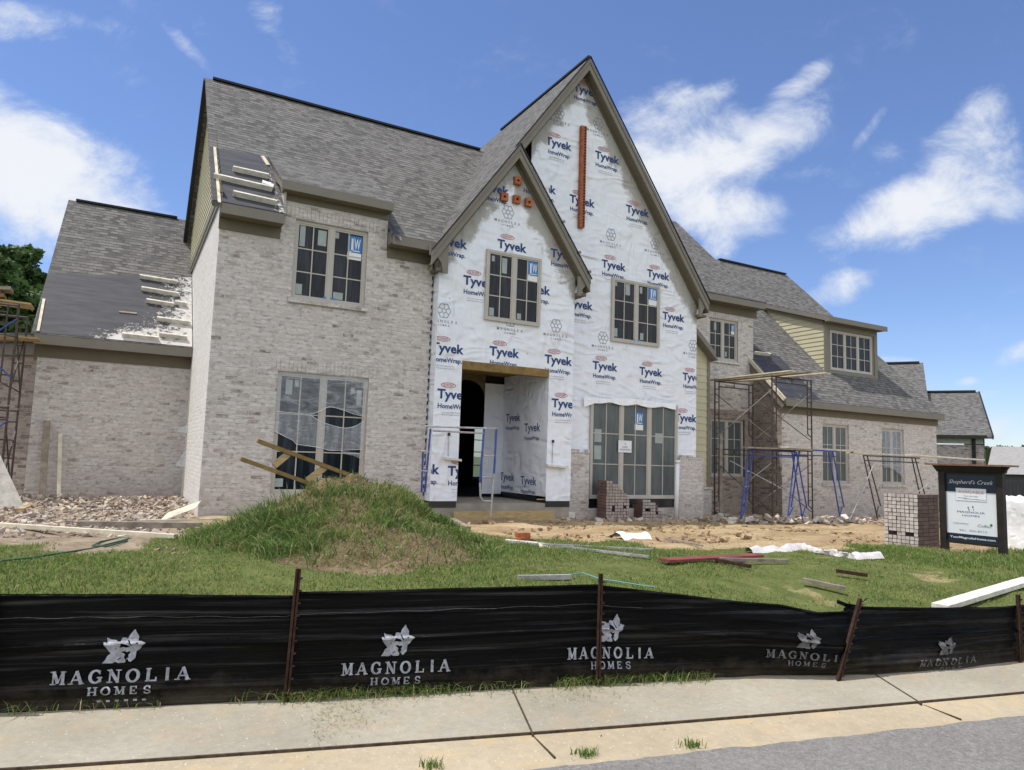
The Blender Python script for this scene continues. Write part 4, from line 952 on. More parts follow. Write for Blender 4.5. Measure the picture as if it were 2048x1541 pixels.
W6 = (14.85,16.02,4.66,5.90); W7 = (14.92,16.28,1.25,2.93)
w = MB(); w.wall([(14.0,.0),(16.66,.0),(16.66,6.30),(14.0,6.30)], [rect(*W6), rect(*W7)], fy(YBK), .10)
x = 14.7
while x < 16.2: w.box((x+.004,YBK-.008,5.915),(x+.071,YBK+.05,6.10)); x += .076
w.build('brick_wall', MAT['brick'], house)
w = MB(); w.wall(rect(14.0,16.64,.0,3.2), [rect(*W7)], fy(YBK-.004), .05); w.face([(16.65,YBK,.0),(16.65,YW2,.0),(16.65,YW2,3.5),(16.65,YBK,4.6)]); q = w.build('brick_wall', MAT['brick_brown'], house); q['label'] = 'unwashed brown brickwork in the inner corner, side wall shade put into its colour'  # front is unwashed brick; side wall is browned to stand in for shade
window(*W6, YBK+.045, 2, 2, 3, sill=True, papers=((15.1,15.2,5.55,5.78),(15.82,15.9,5.55,5.74),(15.55,15.62,4.8,4.95)), sticker=(15.80,15.93,5.5,5.8))
window(*W7, YBK+.045, 2, 2, 3, glass='glassfilm')
W8 = (18.42,19.66,1.13,2.92); W9 = (21.30,22.46,1.13,2.92)
w = MB(); w.wall([(16.65,-.2),(24.3,-.2),(24.3,3.35),(16.65,3.35)], [rect(*W8), rect(*W9)], fy(YW2), .10)
for (a, b) in ((18.3,19.78),(21.2,22.56)):
    x = a
    while x < b-.03: w.box((x+.004,YW2-.008,2.935),(x+.071,YW2+.05,3.13)); x += .076
w.build('brick_wall', MAT['brick'], house)
window(*W8, YW2+.045, 2, 2, 3, glass='glassfilm', sill=True); wq = window(*W9, YW2+.045, 2, 2, 3, glass='glassfilm', sill=True, label='last window on the right, its film lifted at the bottom')
q = MB(); nq = 12
for i in range(nq+1):
    s_ = i/nq; zb2 = 1.66-.02*i+.10*math.sin(s_*3.1)-.16*s_*s_
    for j in range(5): q.v.append((21.34+1.08*s_, YW2+.03-.05*(1-j/4)**2-.01*math.sin(s_*9+j), zb2+(2.86-zb2)*(j/4)))
q.f = [(i*5+j, (i+1)*5+j, (i+1)*5+j+1, i*5+j+1) for i in range(nq) for j in range(4)]; q.m = [0]*len(q.f); q.build('loose_film', MAT['film2'], wq, smooth=True)
m = MB()   # white rake board of the right wing
m.bar((16.48,13.70,3.50), (16.48,15.12,4.92), .05, .10); m.build('rake_board', MAT['woodpale'], house); m = MB(); m.bar((16.53,13.76,3.34), (16.53,15.05,4.63), .03, .2); m.build_each('rake_trim', MAT['trim'], house)
YD = 14.9
DW = (20.12,22.28,4.80,6.12)
m = MB(); m.wall([(19.86,4.55),(22.5,4.55),(22.5,6.38),(19.86,6.38)], [rect(*DW)], fy(YD), .08); m.box((19.80,YD-.03,4.62),(19.97,YD-.001,6.35)); m.box((22.4,YD-.03,4.62),(22.56,YD-.001,6.35)); m.box((19.98,YD-.03,6.14),(22.39,YD-.001,6.34)); m.box((19.98,YD-.03,4.6),(22.39,YD-.001,4.78)); m.build('dormer_front', MAT['trim'], house)
window(*DW, YD-.01, 3, 2, 3)
lap('dormer_siding', [(-17.65,7.46),(-YD,4.72),(-YD,6.40)], -17.7, -YD, 4.72, 7.5, fL(19.86), MAT['siding'], house, .145)
m = MB(); m.box((19.72,14.55,6.30),(22.66,14.58,6.46)); m.prism([(19.70,14.58,6.30),(19.70,17.6,7.34),(19.70,17.6,7.46),(19.70,14.58,6.45)], (.03,0,0)); m.box((19.75,14.581,6.31),(22.6,YD-.03,6.335), 1); m.prism([(19.76,14.9,6.28),(19.76,17.5,7.22),(19.76,17.5,7.34),(19.76,14.9,6.41)], (.10,0,0), 1); m.build('dormer_fascia', [MAT['trim'], MAT['trim2']], house)
# ---------------------------------------------------------------- boards left on the roofs
def roof_board(pa, pb, k, lab, group, mat='woodwhite', w=.10, h=.045):
    a = Vector((*inv(*pa, k), 0)); b = Vector((*inv(*pb, k), 0)); a.z = a.y-k; b.z = b.y-k
    n = Vector((0, -.7071, .7071)); m = MB(); m.bar(a+n*(w*.5+.01), b+n*(w*.5+.01), h, w, n)
    o = m.build('roof_board', MAT[mat]); return tag(o, lab, 'board', group)
WZ = lambda a, b: (a/4.533, 380+b/4.533)
G1 = 'boards nailed across the bare wing roof'
for a, b, lab in (((1265,803),(1605,857),'mortar-caked board nailed highest on the bare part of the left wing roof'), ((1280,912),(1620,968),'board nailed second from the top on the left wing roof'),
  ((1325,1022),(1575,1062),'board nailed third down on the left wing roof beside a short offcut'), ((1582,1040),(1690,1055),'short offcut touching the white house corner on the left wing roof'),
  ((1420,1185),(1725,1226),'board nailed fourth down on the left wing roof, its end against the house corner'), ((1105,1332),(1440,1370),'board lying on the left wing eave amid white mortar splashes'), ((1440,1328),(1695,1360),'board on the left wing eave closest to the white house corner')):
    roof_board(WZ(*a), WZ(*b), 13.2, lab, G1)
roof_board(WZ(1080,1112), WZ(1240,1128), 13.2, 'thin grey lath lying flat in the middle of the bare wing roof', G1, 'woodold', .02, .05)
MZ_ = lambda a, b: (350+a/3.951, 130+b/3.951)
G2 = 'boards nailed across the bare corner of the main roof'
for a, b, lab in (((455,842),(735,903),'upper short board on the dark bare corner of the main roof'), ((303,900),(765,1004),'long board sticking out past the left gable edge of the main roof'), ((455,1037),(800,1114),'lowest board above the left eave of the main roof')):
    roof_board(MZ_(*a), MZ_(*b), 7.0, lab, G2)
m = MB(); P = [Vector((*inv(*MZ_(a, b), 7.0), 0)) for a, b in ((690,985),(770,1000),(740,950),(705,960))]
for p in P: p.z = p.y-7
c = sum(P, Vector())/4
for i in range(7):
    q = c+Vector((random.gauss(0,.05), random.gauss(0,.03), 0)); s = random.uniform(.03,.07); m.obox(q+Vector((0,-.04,.04)), (s,0,random.gauss(0,.01)), (0,s*.7,s*.7), (0,-.03,.03))
tag(m.build('mortar_lump', MAT['plastic']), 'white lump of mortar dropped on the long roof board', 'mortar')
def strip_on(pa, pb, k, w, name, lab, off=.02):
    a = Vector((*inv(*pa, k), 0)); b = Vector((*inv(*pb, k), 0)); a.z = a.y-k; b.z = b.y-k
    n = Vector((0, -.7071, .7071)); m = MB(); m.bar(a+n*off, b+n*off, w, .02, n); return tag(m.build(name, MAT['woodpale']), lab, 'wood strip')
strip_on(MZ_(312,660), MZ_(350,1095), 7.0, .05, 'edge_strip', 'pale strip along the left gable edge of the bare main roof')
strip_on(MZ_(690,730), MZ_(735,800), 7.0, .07, 'edge_strip', 'short pale strip at the top corner of the bare main roof patch')
strip_on((76,664), (88,600), 13.2, .05, 'edge_strip', 'pale strip along the outer edge of the left wing roof')
Z5 = lambda a, b: (1490+a/10.24, 600+b/10.24)
roof_board(Z5(160,1112), Z5(490,1152), 10.18, 'short white board on the torn shingles of the right wing roof', None)
for (u, v, lab) in ((1113,386,'wooden roof block highest on the small gable edge'), (1145,441,'wooden roof block midway down the small gable edge'), (1165,491,'wooden roof block lowest on the small gable edge')):
    p = atY(u, v, 13.0); zz = 8.366-1.39*(p.x-7.05); m = MB(); d = Vector((.81, 0, .58)); m.obox(Vector((p.x, 13.0, zz))+d*.07, d*.11, (0,.16,0), Vector((-.58,0,.81))*.03)
    tag(m.build('roof_block', MAT['woodold']), lab, 'wood block', 'blocks nailed along the small gable')
# ---------------------------------------------------------------- silt fence
fence = thing('silt_fence', 'sagging black silt fence with white builder logos along the pavement', 'fence', (3, 4.3, 0))
BOT = [(-560,1454),(-60,1429),(0,1426),(300,1412),(590,1400),(800,1388),(1000,1378),(1195,1368),(1480,1354),(1660,1348),(1760,1346),(1900,1338),(2034,1322),(2080,1319),(2500,1298)]
TOP = [(-600,1182),(-60,1184),(0,1184),(300,1186),(590,1187),(592,1180),(800,1176),(1000,1172),(1195,1166),(1205,1168),(1330,1182),(1480,1200),(1560,1206),(1640,1223),(1690,1222),(1712,1210),(1740,1212),(1900,1213),(2000,1211),(2034,1207),(2080,1206),(2600,1202)]
bu = [p[0] for p in BOT]; bv = [p[1] for p in BOT]; tu = [p[0] for p in TOP]; tv = [p[1] for p in TOP]
def fence_pt(u, k):          # u runs along the fence (as seen at its foot), k = 0 foot .. 1 top
    g = atZ(u, float(np.interp(u, bu, bv)), .0)
    hi = 1.0; z = .8
    uu = u
    for _ in range(5):
        q = proj((g.x, g.y, z)); tgt = float(np.interp(q[0], tu, tv)); q2 = proj((g.x, g.y, z+.01)); z += (tgt-q[1])/((q2[1]-q[1])/.01)
    zz = z*k
    n = Vector((-.25, -.968, 0))
    wr = .012*math.sin(u*.008+3*k)+.010*(float(fbm(u*.02, k*6, 1.0, 5))-.47)*2
    wr += .02*float(vnoise(u*.004, k*3.2, 1.0, 8))*(1 if u > 1250 else .5)
    kk = k-.56-.01*math.sin(u*.006); wr += .022*math.exp(-(kk/.022)**2)+.012*math.exp(-((k-.78-.008*math.sin(u*.01))/.015)**2)+.018*math.exp(-((k-.16-.02*math.sin(u*.004))/.03)**2)
    bulge = 0
    if u > 1450: bulge = .10*math.exp(-((u-1650)/110)**2)*math.sin(math.pi*min(1, k*1.05))+.03*(float(fbm(u*.015, k*5, 1.0, 15))-.47)*2
    sheer = .04*math.exp(-((k-1.0)/.05)**2)*0
    return g+Vector((0, 0, zz-.01))+n*(-(wr+bulge)*1.0 if False else (wr+bulge))
POSTS = [590, 1195, 1690, 2034]
spans = [(-30, 572), (572, 1192), (1192, 1655), (1655, 2034), (-540, -30), (2034, 2480)]
t = MT('black_fence_fabric'); q_ = t.n('ShaderNodeSeparateXYZ', {0: t.n('ShaderNodeTexCoord').outputs['Object']}).outputs; uv = t.n('ShaderNodeCombineXYZ', {0: q_[0], 1: q_[2]}).outputs[0]; n1 = t.noise(t.map(uv, sc=(.35, 16, 1)), 1.4, 6, .7, .4); n2 = t.noise(t.map(uv, sc=(260, 260, 1)), 1, 2); n3 = t.noise(uv, 1.1, 5, .6)
n4 = t.noise(t.map(uv, sc=(1, 4, 1), rot=(0, 0, .4)), 2.5, 5, .6, 1, typ='RIDGED_MULTIFRACTAL')
dust = t.ramp(t.math('ADD', t.math('MULTIPLY', n3, .6), t.math('MULTIPLY', n1, .4)), [(.48, 0), (.72, 1)])
c = t.mix(t.math('MULTIPLY', dust, .16), (.0022, .0022, .0026), (.03, .027, .023))
zz = t.n('ShaderNodeSeparateXYZ', {0: t.pos()}).outputs[2]; mud = t.ramp(t.math('ADD', zz, t.math('MULTIPLY', t.math('SUBTRACT', t.noise(uv, 5, 7, .75), .5), .5)), [(.0, 1), (.16, 0)])
c = t.mix(t.math('MULTIPLY', mud, .35), c, (.10, .08, .055))
t.done(c, .33, t.bump(t.math('ADD', n1, t.math('MULTIPLY', n4, .35)), .8, .03), .13)
tl = t.n('ShaderNodeBsdfTranslucent', {0: (.002, .002, .0015)}); ad = t.n('ShaderNodeAddShader'); t.L.new(t.b.outputs[0], ad.inputs[0]); t.L.new(tl.outputs[0], ad.inputs[1]); t.L.new(ad.outputs[0], t.N['Material Output'].inputs[0])
t.put(t.b.inputs['Specular IOR Level'], t.n('ShaderNodeMapRange', {0: t.noise(t.map(uv, sc=(.5, 22, 1)), 1.1, 5, .6, .3), 1: .52, 2: .74, 3: .06, 4: .55}).outputs[0])
MAT['fabric'] = t.m
MAT['logo'] = plain('pale_grey_print', (.30, .31, .35), .7, .35, 25)
MAT['logo_dim'] = plain('worn_grey_print', (.115, .115, .12), .8, .45, 25)
fabs = []
for (a, b) in spans:
    m = MB(); us = np.arange(a, b+.1, 8.0); us = np.linspace(a, b, len(us)); ks = np.linspace(0, 1, 60); n = len(us)
    for k in ks:
        for u in us: m.v.append(tuple(fence_pt(u, k)))
    m.f = [(j*n+i, j*n+i+1, (j+1)*n+i+1, (j+1)*n+i) for j in range(len(ks)-1) for i in range(n-1)]; m.m = [0]*len(m.f)
    fo = m.build('fabric', MAT['fabric'], fence, smooth=True); fabs.append(fo)
    hm = MB(); hm.tube([fence_pt(u, 1.0)+Vector((0, -.004, -.012)) for u in us], .010, 6); hm.build('hem', MAT['fabric'], fo, smooth=True)
def strokes(ch):
    T, th = .25, .115
    L_ = {'I': [((.5,0),(.5,1),T)], 'L': [((.25,0),(.25,1),T), ((.25,.04),(.85,.04),th), ((.83,.0),(.83,.28),th)], 'N': [((.18,0),(.18,1),th), ((.16,.98),(.80,.04),T), ((.82,0),(.82,1),th)],
     'M': [((.14,0),(.14,1),th), ((.16,.98),(.5,.12),T), ((.5,.12),(.84,.98),th), ((.86,0),(.86,1),T)], 'A': [((.1,0),(.5,1),th), ((.5,1),(.88,0),T), ((.24,.33),(.74,.33),th)],
     'H': [((.2,0),(.2,1),T), ((.8,0),(.8,1),T), ((.2,.5),(.8,.5),th)], 'E': [((.25,0),(.25,1),T), ((.25,.04),(.82,.04),th), ((.25,.96),(.80,.96),th), ((.25,.52),(.62,.52),th), ((.80,.0),(.80,.24),th), ((.78,.78),(.78,1.0),th), ((.62,.40),(.62,.64),th)]}
    out = list(L_.get(ch, []))
    def arc(cx_, cy_, rx_, ry_, a0, a1, n=14, tw=T):
        P = [(cx_+rx_*math.cos(a0+(a1-a0)*i/n), cy_+ry_*math.sin(a0+(a1-a0)*i/n), abs(math.cos(a0+(a1-a0)*i/n))) for i in range(n+1)]
        for p, q in zip(P, P[1:]): out.append(((p[0], p[1]), (q[0], q[1]), th+(tw-th)*(p[2]+q[2])/2))
    if ch == 'O': arc(.5, .5, .40, .47, 0, 2*math.pi, 22)
    if ch == 'G': arc(.5, .5, .40, .47, math.radians(45), math.radians(330), 18); out += [((.82,.08),(.82,.42),T*.9), ((.62,.42),(.98,.42),th), ((.80,.70),(.80,.96),th)]
    if ch == 'S': arc(.5, .74, .26, .22, math.radians(30), math.radians(270), 10, T*.8); arc(.5, .27, .28, .24, math.radians(90), math.radians(-150), 10, T*.8); out += [((.76,.72),(.76,.97),th), ((.23,.03),(.23,.30),th)]
    sf = {'I': [(.5,0),(.5,1)], 'L': [(.25,0),(.25,1)], 'N': [(.18,0),(.16,1),(.82,1)], 'M': [(.14,0),(.12,1),(.86,0),(.88,1)], 'A': [(.1,0),(.88,0)], 'H': [(.2,0),(.2,1),(.8,0),(.8,1)], 'E': []}.get(ch, [])
    for (x, y) in sf: yy = .035 if y == 0 else .965; out.append(((x-.19, yy), (x+.19, yy), .075))
    return out
def word(m, st, x, y, w, h, gap, fn, mi=0):
    for ch in st:
        ww_ = w*(.55 if ch == 'I' else 1.0)
        for (a, b, tw) in strokes(ch):
            ax, ay, bx, by = x+a[0]*ww_, y+a[1]*h, x+b[0]*ww_, y+b[1]*h
            d = Vector((bx-ax, by-ay)); l = d.length
            if l < 1e-6: continue
            if ch == 'I': tw *= 1.0
            nx_, ny_ = -d.y/l*tw*h*.5, d.x/l*tw*h*.5; ex, ey = d.x/l*.02*h, d.y/l*.02*h
            m.face([fn(*q) for q in ((ax-nx_-ex, ay-ny_-ey), (bx-nx_+ex, by-ny_+ey), (bx+nx_+ex, by+ny_+ey), (ax+nx_-ex, ay+ny_-ey))], mi)
        x += ww_+gap
    return x
EM = [(375,580),(500,640),(640,650),(740,700),(800,700),(840,590),(950,585),(1010,620),(1060,500),(1180,340),(1210,325),(1250,420),(1335,540),(1340,690),(1440,700),(1570,750),(1490,810),(1400,960),(1300,1030),(1280,1240),(1150,1360),(1090,1340),(1040,1250),(980,1375),(780,1385),(690,1340),(600,1390),(300,1380),(390,1260),(440,1150),(530,1080),(430,970),(340,850),(285,710),(340,710),(420,740),(380,640)]
EH = [[(830,745),(1000,785),(1090,900),(980,910),(880,880),(785,905)], [(1000,640),(1080,690),(1170,840),(1130,855)], [(820,1050),(930,1020),(1000,1060),(1060,1040),(1120,1060),(1060,1150),(1075,1230),(1030,1235),(1000,1330),(960,1250),(930,1220),(960,1130),(900,1080)], [(740,1280),(830,1220),(860,1240),(765,1300)], [(640,920),(700,930),(670,970)], [(1270,760),(1310,720),(1360,780)]]
def emblem(m, fn, x0, y0, s, mi=0):
    f2 = lambda p: Vector((x0+(p[0]-930)*s, y0+(1390-p[1])*s, 0))
    lp = [[f2(p) for p in EM]]+[[f2(p) for p in h] for h in EH]; tr = tessellate_polygon(lp); fl = [p for l in lp for p in l]
    # split every triangle once so the print follows the cloth
    for t3 in tr:
        a, b, c = (fl[i] for i in t3); ab, bc, ca_ = (a+b)/2, (b+c)/2, (c+a)/2
        for q in ((a,ab,ca_),(ab,b,bc),(ca_,bc,c),(ab,bc,ca_)): m.face([fn(p.x, p.y) for p in q], mi)
# each logo: centre u at foot, k of the word baseline, scale in u-pixels per unit
LG = [(0, 240, .24, 1.0, 0), (1, 790, .22, .78, 0), (2, 1220, .27, .62, 0), (2, 1600, .29, .53, 1), (3, 1890, .10, .42, 1)]
for si, uc, kb, s, dim in LG:
    m = MB(); a, b = spans[si] if si != 2 else (1192, 1655)
    hk = .105; pxm = 205*s                                    # height of capitals as k; pixels per .. of the word half-width
    def fn(x, y, uc=uc, kb=kb, s=s):
        u = uc+x*s; k = kb+y/245.0
        p = fence_pt(u, k); return p+Vector((-.0035, -.0135, .0))*1.0
    wtot = 8*27+7*10-12
    word(m, 'MAGNOLIA', -140, 0, 27, 27, 10.2, fn)
    word(m, 'HOMES', -66, -25, 20, 17, 7.5, fn)
    emblem(m, fn, 0, 40, .0665)
    if si == 0:
        for i in range(6): m.face([fn(-45+i*18, -40), fn(-37+i*18, -40), fn(-37+i*18, -36), fn(-45+i*18, -36)])
    m.build('printed_logo', MAT['logo_dim' if dim else 'logo'], fabs[si])
# scuffs and folds on the cloth are in its material; stakes
def stake(u0, u1, v1, off=.05, lab=None):
    n = Vector((-.25, -.968, 0)); a = fence_pt(u0, 0)+n*off; a.z = -.04; b = atY(u1, v1, a.y); m = MB()
    d = (b-a); m.bar(a, b, .036, .006, (0, 1, 0)); m.bar(a+Vector((0, .012, 0)), b+Vector((0, .012, 0)), .006, .03, (0, 1, 0))
    for k in np.arange(.12, .98, .09): q = a+d*k; m.obox(q+Vector((.02, -.006, 0)), (.012, 0, 0), (0, .006, 0), (0, 0, .006))
    o = m.build('stake', MAT['rust'], fence)
    if lab: o['label'] = lab
    return o
stake(572, 597, 1138, .05); stake(1190, 1202, 1148, .05); stake(1642, 1722, 1198, .16, 'stake leaning far over to the right'); stake(2032, 2038, 1190, .03); stake(-30, -12, 1150, .05); stake(2478, 2500, 1180, .04)
m = MB()
for i in range(5):
    a = atY(1700+random.uniform(-6,6), 1215+random.uniform(-4,6), 3.72); b = atY(1682+random.uniform(-8,50), 1206+random.uniform(-10,18), 3.66); m.bar(a, b, .03, .004, (0, 1, 0))
m.tube([atY(1712,1214,3.7), atY(1735,1197,3.7)], .004, 4); m.tube([atY(1705,1216,3.7), atY(1760,1250,3.72)], .004, 4)
m.build('torn_end', MAT['fabric'], fence)
m = MB()
m.tube([fence_pt(u, .80) + Vector((-.003, -.010, .004*math.sin(u*.05))) for u in range(-40, 1300, 20)], .0011, 4)
m.build('reinforcing_cord', MAT['logo_dim'], fence)
# ---------------------------------------------------------------- sign
sgn = thing('site_sign', 'dark framed for-sale sign of navy and white panels on two posts', 'sign', tuple(atZ(1948, 1108, .22)))
A = atZ(1884, 1102, .22); dY = Vector((.10, -.995, 0)).normalized(); WS = .98
# find the width that puts the right post where it stands
def on_dir(u): 
    best = None
    for k in np.arange(.3, 3, .005):
        p = A+dY*k
        if best is None or abs(proj(p)[0]-u) < best[0]: best = (abs(proj(p)[0]-u), k)
    return best[1]
WS = on_dir(2014); nrm = Vector((-dY.y, dY.x, 0)); nrm = nrm if nrm.x < 0 else -nrm    # towards the viewer
ztop = 0
for z in np.arange(.5, 3, .005):
    if proj(A+Vector((0, 0, z)))[1] < 929: ztop = z; break
zt = A.z+ztop
sf = lambda s, z, o=0: A+dY*s+nrm*o+Vector((0, 0, z-A.z))
MAT['signpost'] = plain('black_brown_post', (.018, .014, .012), .55, .3, 8, .3)
MAT['navy'] = plain('navy_panel', (.008, .020, .042), .4, .1, 3, .4)
MAT['copper'] = plain('copper_cap', (.20, .11, .07), .45, .3, 10, .5, .3)
MAT['panel'] = plain('white_panel', (.66, .69, .72), .5, .03, 3, .3)
def sbox(m, s0, s1, z0, z1, o0, o1, mi=0): c = (sf(s0, z0, o0)+sf(s1, z1, o1))/2; m.obox(c, dY*(s1-s0)/2, nrm*(o1-o0)/2, (0, 0, (z1-z0)/2), mi)
pwid = .10
for s in (0, WS-pwid): m = MB(); sbox(m, s, s+pwid, A.z-.25 if s else A.z-.05, zt-.02, -.06, .06); m.build('post', MAT['signpost'], sgn)
m = MB(); s0, s1 = pwid, WS-pwid; zb_ = A.z+.16
sbox(m, s0, s1, zb_, zb_+.05, -.04, .04); sbox(m, s0, s1, zt-.16, zt-.02, -.04, .045); 
prof = [(.07, zt-.13), (.15, zt-.02), (-.15, zt-.02), (-.07, zt-.13)]
m.prism([sf(-.02, z, o) for o, z in prof], dY*(WS+.04)); m.prism([sf(-.10, zt-.02), sf(-.02, zt-.13), sf(-.02, zt-.02)], nrm*.06); m.prism([sf(WS+.10, zt-.02), sf(WS+.02, zt-.13), sf(WS+.02, zt-.02)], nrm*.06)
m.build_each('frame', MAT['signpost'], sgn)
m = MB(); sbox(m, -.16, WS+.16, zt-.018, zt+.012, -.18, .18); m.build('cap', MAT['copper'], sgn)
pz0, pz1 = zb_+.052, zt-.16; PHt = pz1-pz0; PWd = s1-s0
m = MB(); sbox(m, s0, s1, pz0, pz1, -.012, .012, 0)
fp = lambda o: (lambda x, y: sf(s0+x*PWd, pz0+y*PHt, o))
f1 = fp(.015); m.face([f1(.0,.105), f1(1,.105), f1(1,.73), f1(0,.73)], 1)
pan = m.build('panel', [MAT['navy'], MAT['panel']], sgn)
m = MB(); f2 = fp(.019); m.face([f2(.2,.60), f2(.8,.60), f2(.8,.79), f2(.2,.79)], 0); f3 = fp(.022)
asp = PWd/PHt
m.text('AVAILABLE', .25, .715, 0, .052, f3, 1, width=.5, bold=.0); m.text('Tours By Appt', .36, .665, 0, .032, f3, 2, width=.28)
for a, b, y in ((.24,.42,.642),(.36,.64,.632),(.6,.78,.626)): m.face([f3(a,y), f3(b,y-.004), f3(b,y+.002), f3(a,y+.006)], 2)
for a, b, c, d in ((.2,.8,.60,.603),(.797,.8,.6,.79),(.2,.203,.6,.79)): m.face([f3(a,c), f3(b,c), f3(b,d), f3(a,d)], 2)
m.build('rider_panel', [MAT['white'], MAT['inkred'], MAT['ink2']], sgn)
f4 = fp(.018); m = MB()
m.text("Shepherd's Creek", .06, .855, 0, .085, f4, 0, width=.86, shear=.35, bold=-.01)
m.text('MAGNOLIA', .22, .42, 0, .042, f4, 1, width=.54); m.text('HOMES', .32, .37, 0, .036, f4, 1, width=.34)
for (x, y, a, b) in ((.44,.50,.016,.02),(.53,.515,.016,.02),(.455,.468,.014,.014),(.54,.475,.006,.022)): m.face([f4(x-a,y), f4(x,y-b), f4(x+a,y), f4(x,y+b)], 1)
m.text('(CROWN)', .13, .245, 0, .035, f4, 2, width=.3); m.text('Collins', .60, .225, 0, .06, f4, 2, width=.26, shear=.4); m.face([f4(.84,.265), f4(.87,.245), f4(.9,.27), f4(.87,.29)], 3)
m.text('901. 300-8710', .25, .145, 0, .042, f4, 2, width=.54); m.text('YourMagnoliaHome.com', .06, .035, 0, .045, f4, 0, width=.88, bold=.01)
m.build('lettering', [MAT['white'], MAT['ink'], MAT['ink2'], plain('leaf_green', (.05, .16, .04))], pan)
# ---------------------------------------------------------------- brick stacks
t = MT('stacked_bricks'); at_ = t.n('ShaderNodeAttribute', attribute_name='tint', attribute_type='GEOMETRY').outputs['Color']; n = t.noise(t.n('ShaderNodeTexCoord').outputs['Object'], 18, 5, .7)
MAT['bricks'] = t.done(t.mix(t.math('MULTIPLY', n, .5), at_, (.30, .24, .22)), .9, t.bump(n, .4, .01), .2)
def brick_stack(lab, O, ux, uy, nx_, ny_, nz_, face, sidec, hfun=None, holes=(), name='brick_stack'):
    """cube of bricks: ux along the visible face (ends shown), uy into the stack"""
    m = MB(); col = []; ux, uy = Vector(ux).normalized(), Vector(uy).normalized(); cw, ch, cl = .075, .068, .205
    th = thing(name, lab, 'bricks', tuple(O), 0, 'stacks of bricks')
    hb = MB()
    for i in range(nx_):
        for j in range(ny_):
            top_ = nz_ if hfun is None else hfun(i, j)
            for k in range(top_):
                if (i, k) in holes: 
                    if j == 0: c = O+ux*(i+.5)*cw+uy*.12+Vector((0, 0, (k+.5)*ch)); hb.obox(c, ux*cw*.5, uy*.02, (0, 0, ch*.5))
                    continue
                if 0 < j < ny_-1 and 0 < i < nx_-1 and k < top_-2: continue
                c = O+ux*((i+.5)*cw+random.gauss(0, .002))+uy*((j+.5)*cl+random.gauss(0, .004))+Vector((0, 0, (k+.5)*ch))
                b0 = len(m.v); m.obox(c, ux*(cw*.5-.004), uy*(cl*.5-.004), (0, 0, ch*.5-.004))
                f = random.uniform(.75, 1.15); fc = [x*f for x in face]; g = random.uniform(.6, 1.3); sc = [x*g for x in sidec]
                col += [(*sc, 1)]*8
                if j == 0: m.obox(c-uy*(cl*.5-.003), ux*(cw*.5-.005), uy*.003, (0, 0, ch*.5-.005)); col += [(*fc, 1)]*8
    core = MB(); cx_ = O+ux*nx_*cw*.5+uy*ny_*cl*.5
    mz = min((nz_ if hfun is None else hfun(i, j)) for i in range(nx_) for j in range(ny_))
    core.obox(cx_+Vector((0, 0, mz*ch*.5-.02)), ux*(nx_*cw*.5-.012), uy*(ny_*cl*.5-.012), (0, 0, mz*ch*.5-.025))
    m.build('bricks', MAT['bricks'], th, vcol=col); core.build('packing', MAT['brickhole'], th)
    if hb.v: hb.build_each('fork_slot', MAT['brickhole'], th)
    return th
O = atZ(1769, 1088, .24)
brick_stack('tall cube of bricks with pale ends, beside the sign', O+Vector((0, 0, -.02)), (.116, -.993, 0), (.993, .116, 0), 8, 4, 14, (.56, .52, .49), (.13, .078, .065), None, {(1, 3), (2, 3), (5, 3), (6, 3)})
O = Vector((9.50, 12.75, .22)); O = atZ(1214, 1036, .24); O = atY(1212, 1034, 12.7); O.z = .2
def hf(i, j): return [14, 14, 13, 13, 12, 11, 10, 9][min(i, 7)]
brick_stack('stepped leftover stack of bricks in front of the big window', O, (1, -.1, 0), (.1, 1, 0), 8, 2, 14, (.36, .31, .29), (.11, .05, .04), hf, {(2, 5), (6, 5)})
O = atY(1285, 1026, 12.85); O.z = .33
def hf2(i, j): return [7, 7, 7, 6, 6, 3, 3, 3][min(i, 7)] if j == 0 else 5
brick_stack('low broken stack of bricks under the big window', O-Vector((0, 0, .08)), (1, -.05, 0), (.05, 1, 0), 8, 2, 7, (.36, .33, .31), (.10, .05, .045), hf2, {(1, 3), (2, 3), (5, 2)})
# ---------------------------------------------------------------- scaffolding
def frame_pts(m, p0, ax, w, z0, h, mi=0, leg=True):
    """one scaffold end frame: outer legs, inner ladder legs, rungs, top rail"""
    ax = Vector(ax).normalized(); a = Vector(p0); b = a+ax*w; zt_ = z0+h; r = .021
    for q in (a, b): m.tube([(q.x, q.y, z0), (q.x, q.y, zt_)], r, 6, mi)
    for q, s in ((a, 1), (b, -1)):
        i = q+ax*(.16*s); m.tube([(q.x, q.y, z0+.32), (i.x, i.y, z0+.42), (i.x, i.y, zt_-.05)], r*.8, 6, mi)
        for k in range(4): z = z0+.55+k*.36; m.tube([(q.x, q.y, z), (i.x, i.y, z)], r*.7, 5, mi)
    m.tube([(a.x, a.y, zt_-.03), (b.x, b.y, zt_-.03)], r, 6, mi); i = a+ax*.16; j = b-ax*.16; m.tube([(i.x, i.y, zt_-.17), (j.x, j.y, zt_-.17)], r*.8, 6, mi)
    c = (a+b)/2; m.tube([(c.x, c.y, zt_-.17), (c.x, c.y, zt_-.03)], r*.7, 5, mi)
sc = thing('scaffold_tower', 'two-lift rusty scaffold tower with planks on top by the brick corner', 'scaffold', (15.3, 13.4, .2))
zA = 3.93; zg_ = .17; FA = (14.42, 14.35); FB = (14.62, 12.55)
fa, fb = [], []
for z0 in (zg_, zg_+1.89):
    for (x, y), w in ((FA, 1.5), (FB, 1.52)): m = MB(); frame_pts(m, (x, y, 0), (1, 0, 0), w, z0, 1.88); m.build('end_frame', MAT['darksteel'], sc)
m = MB()
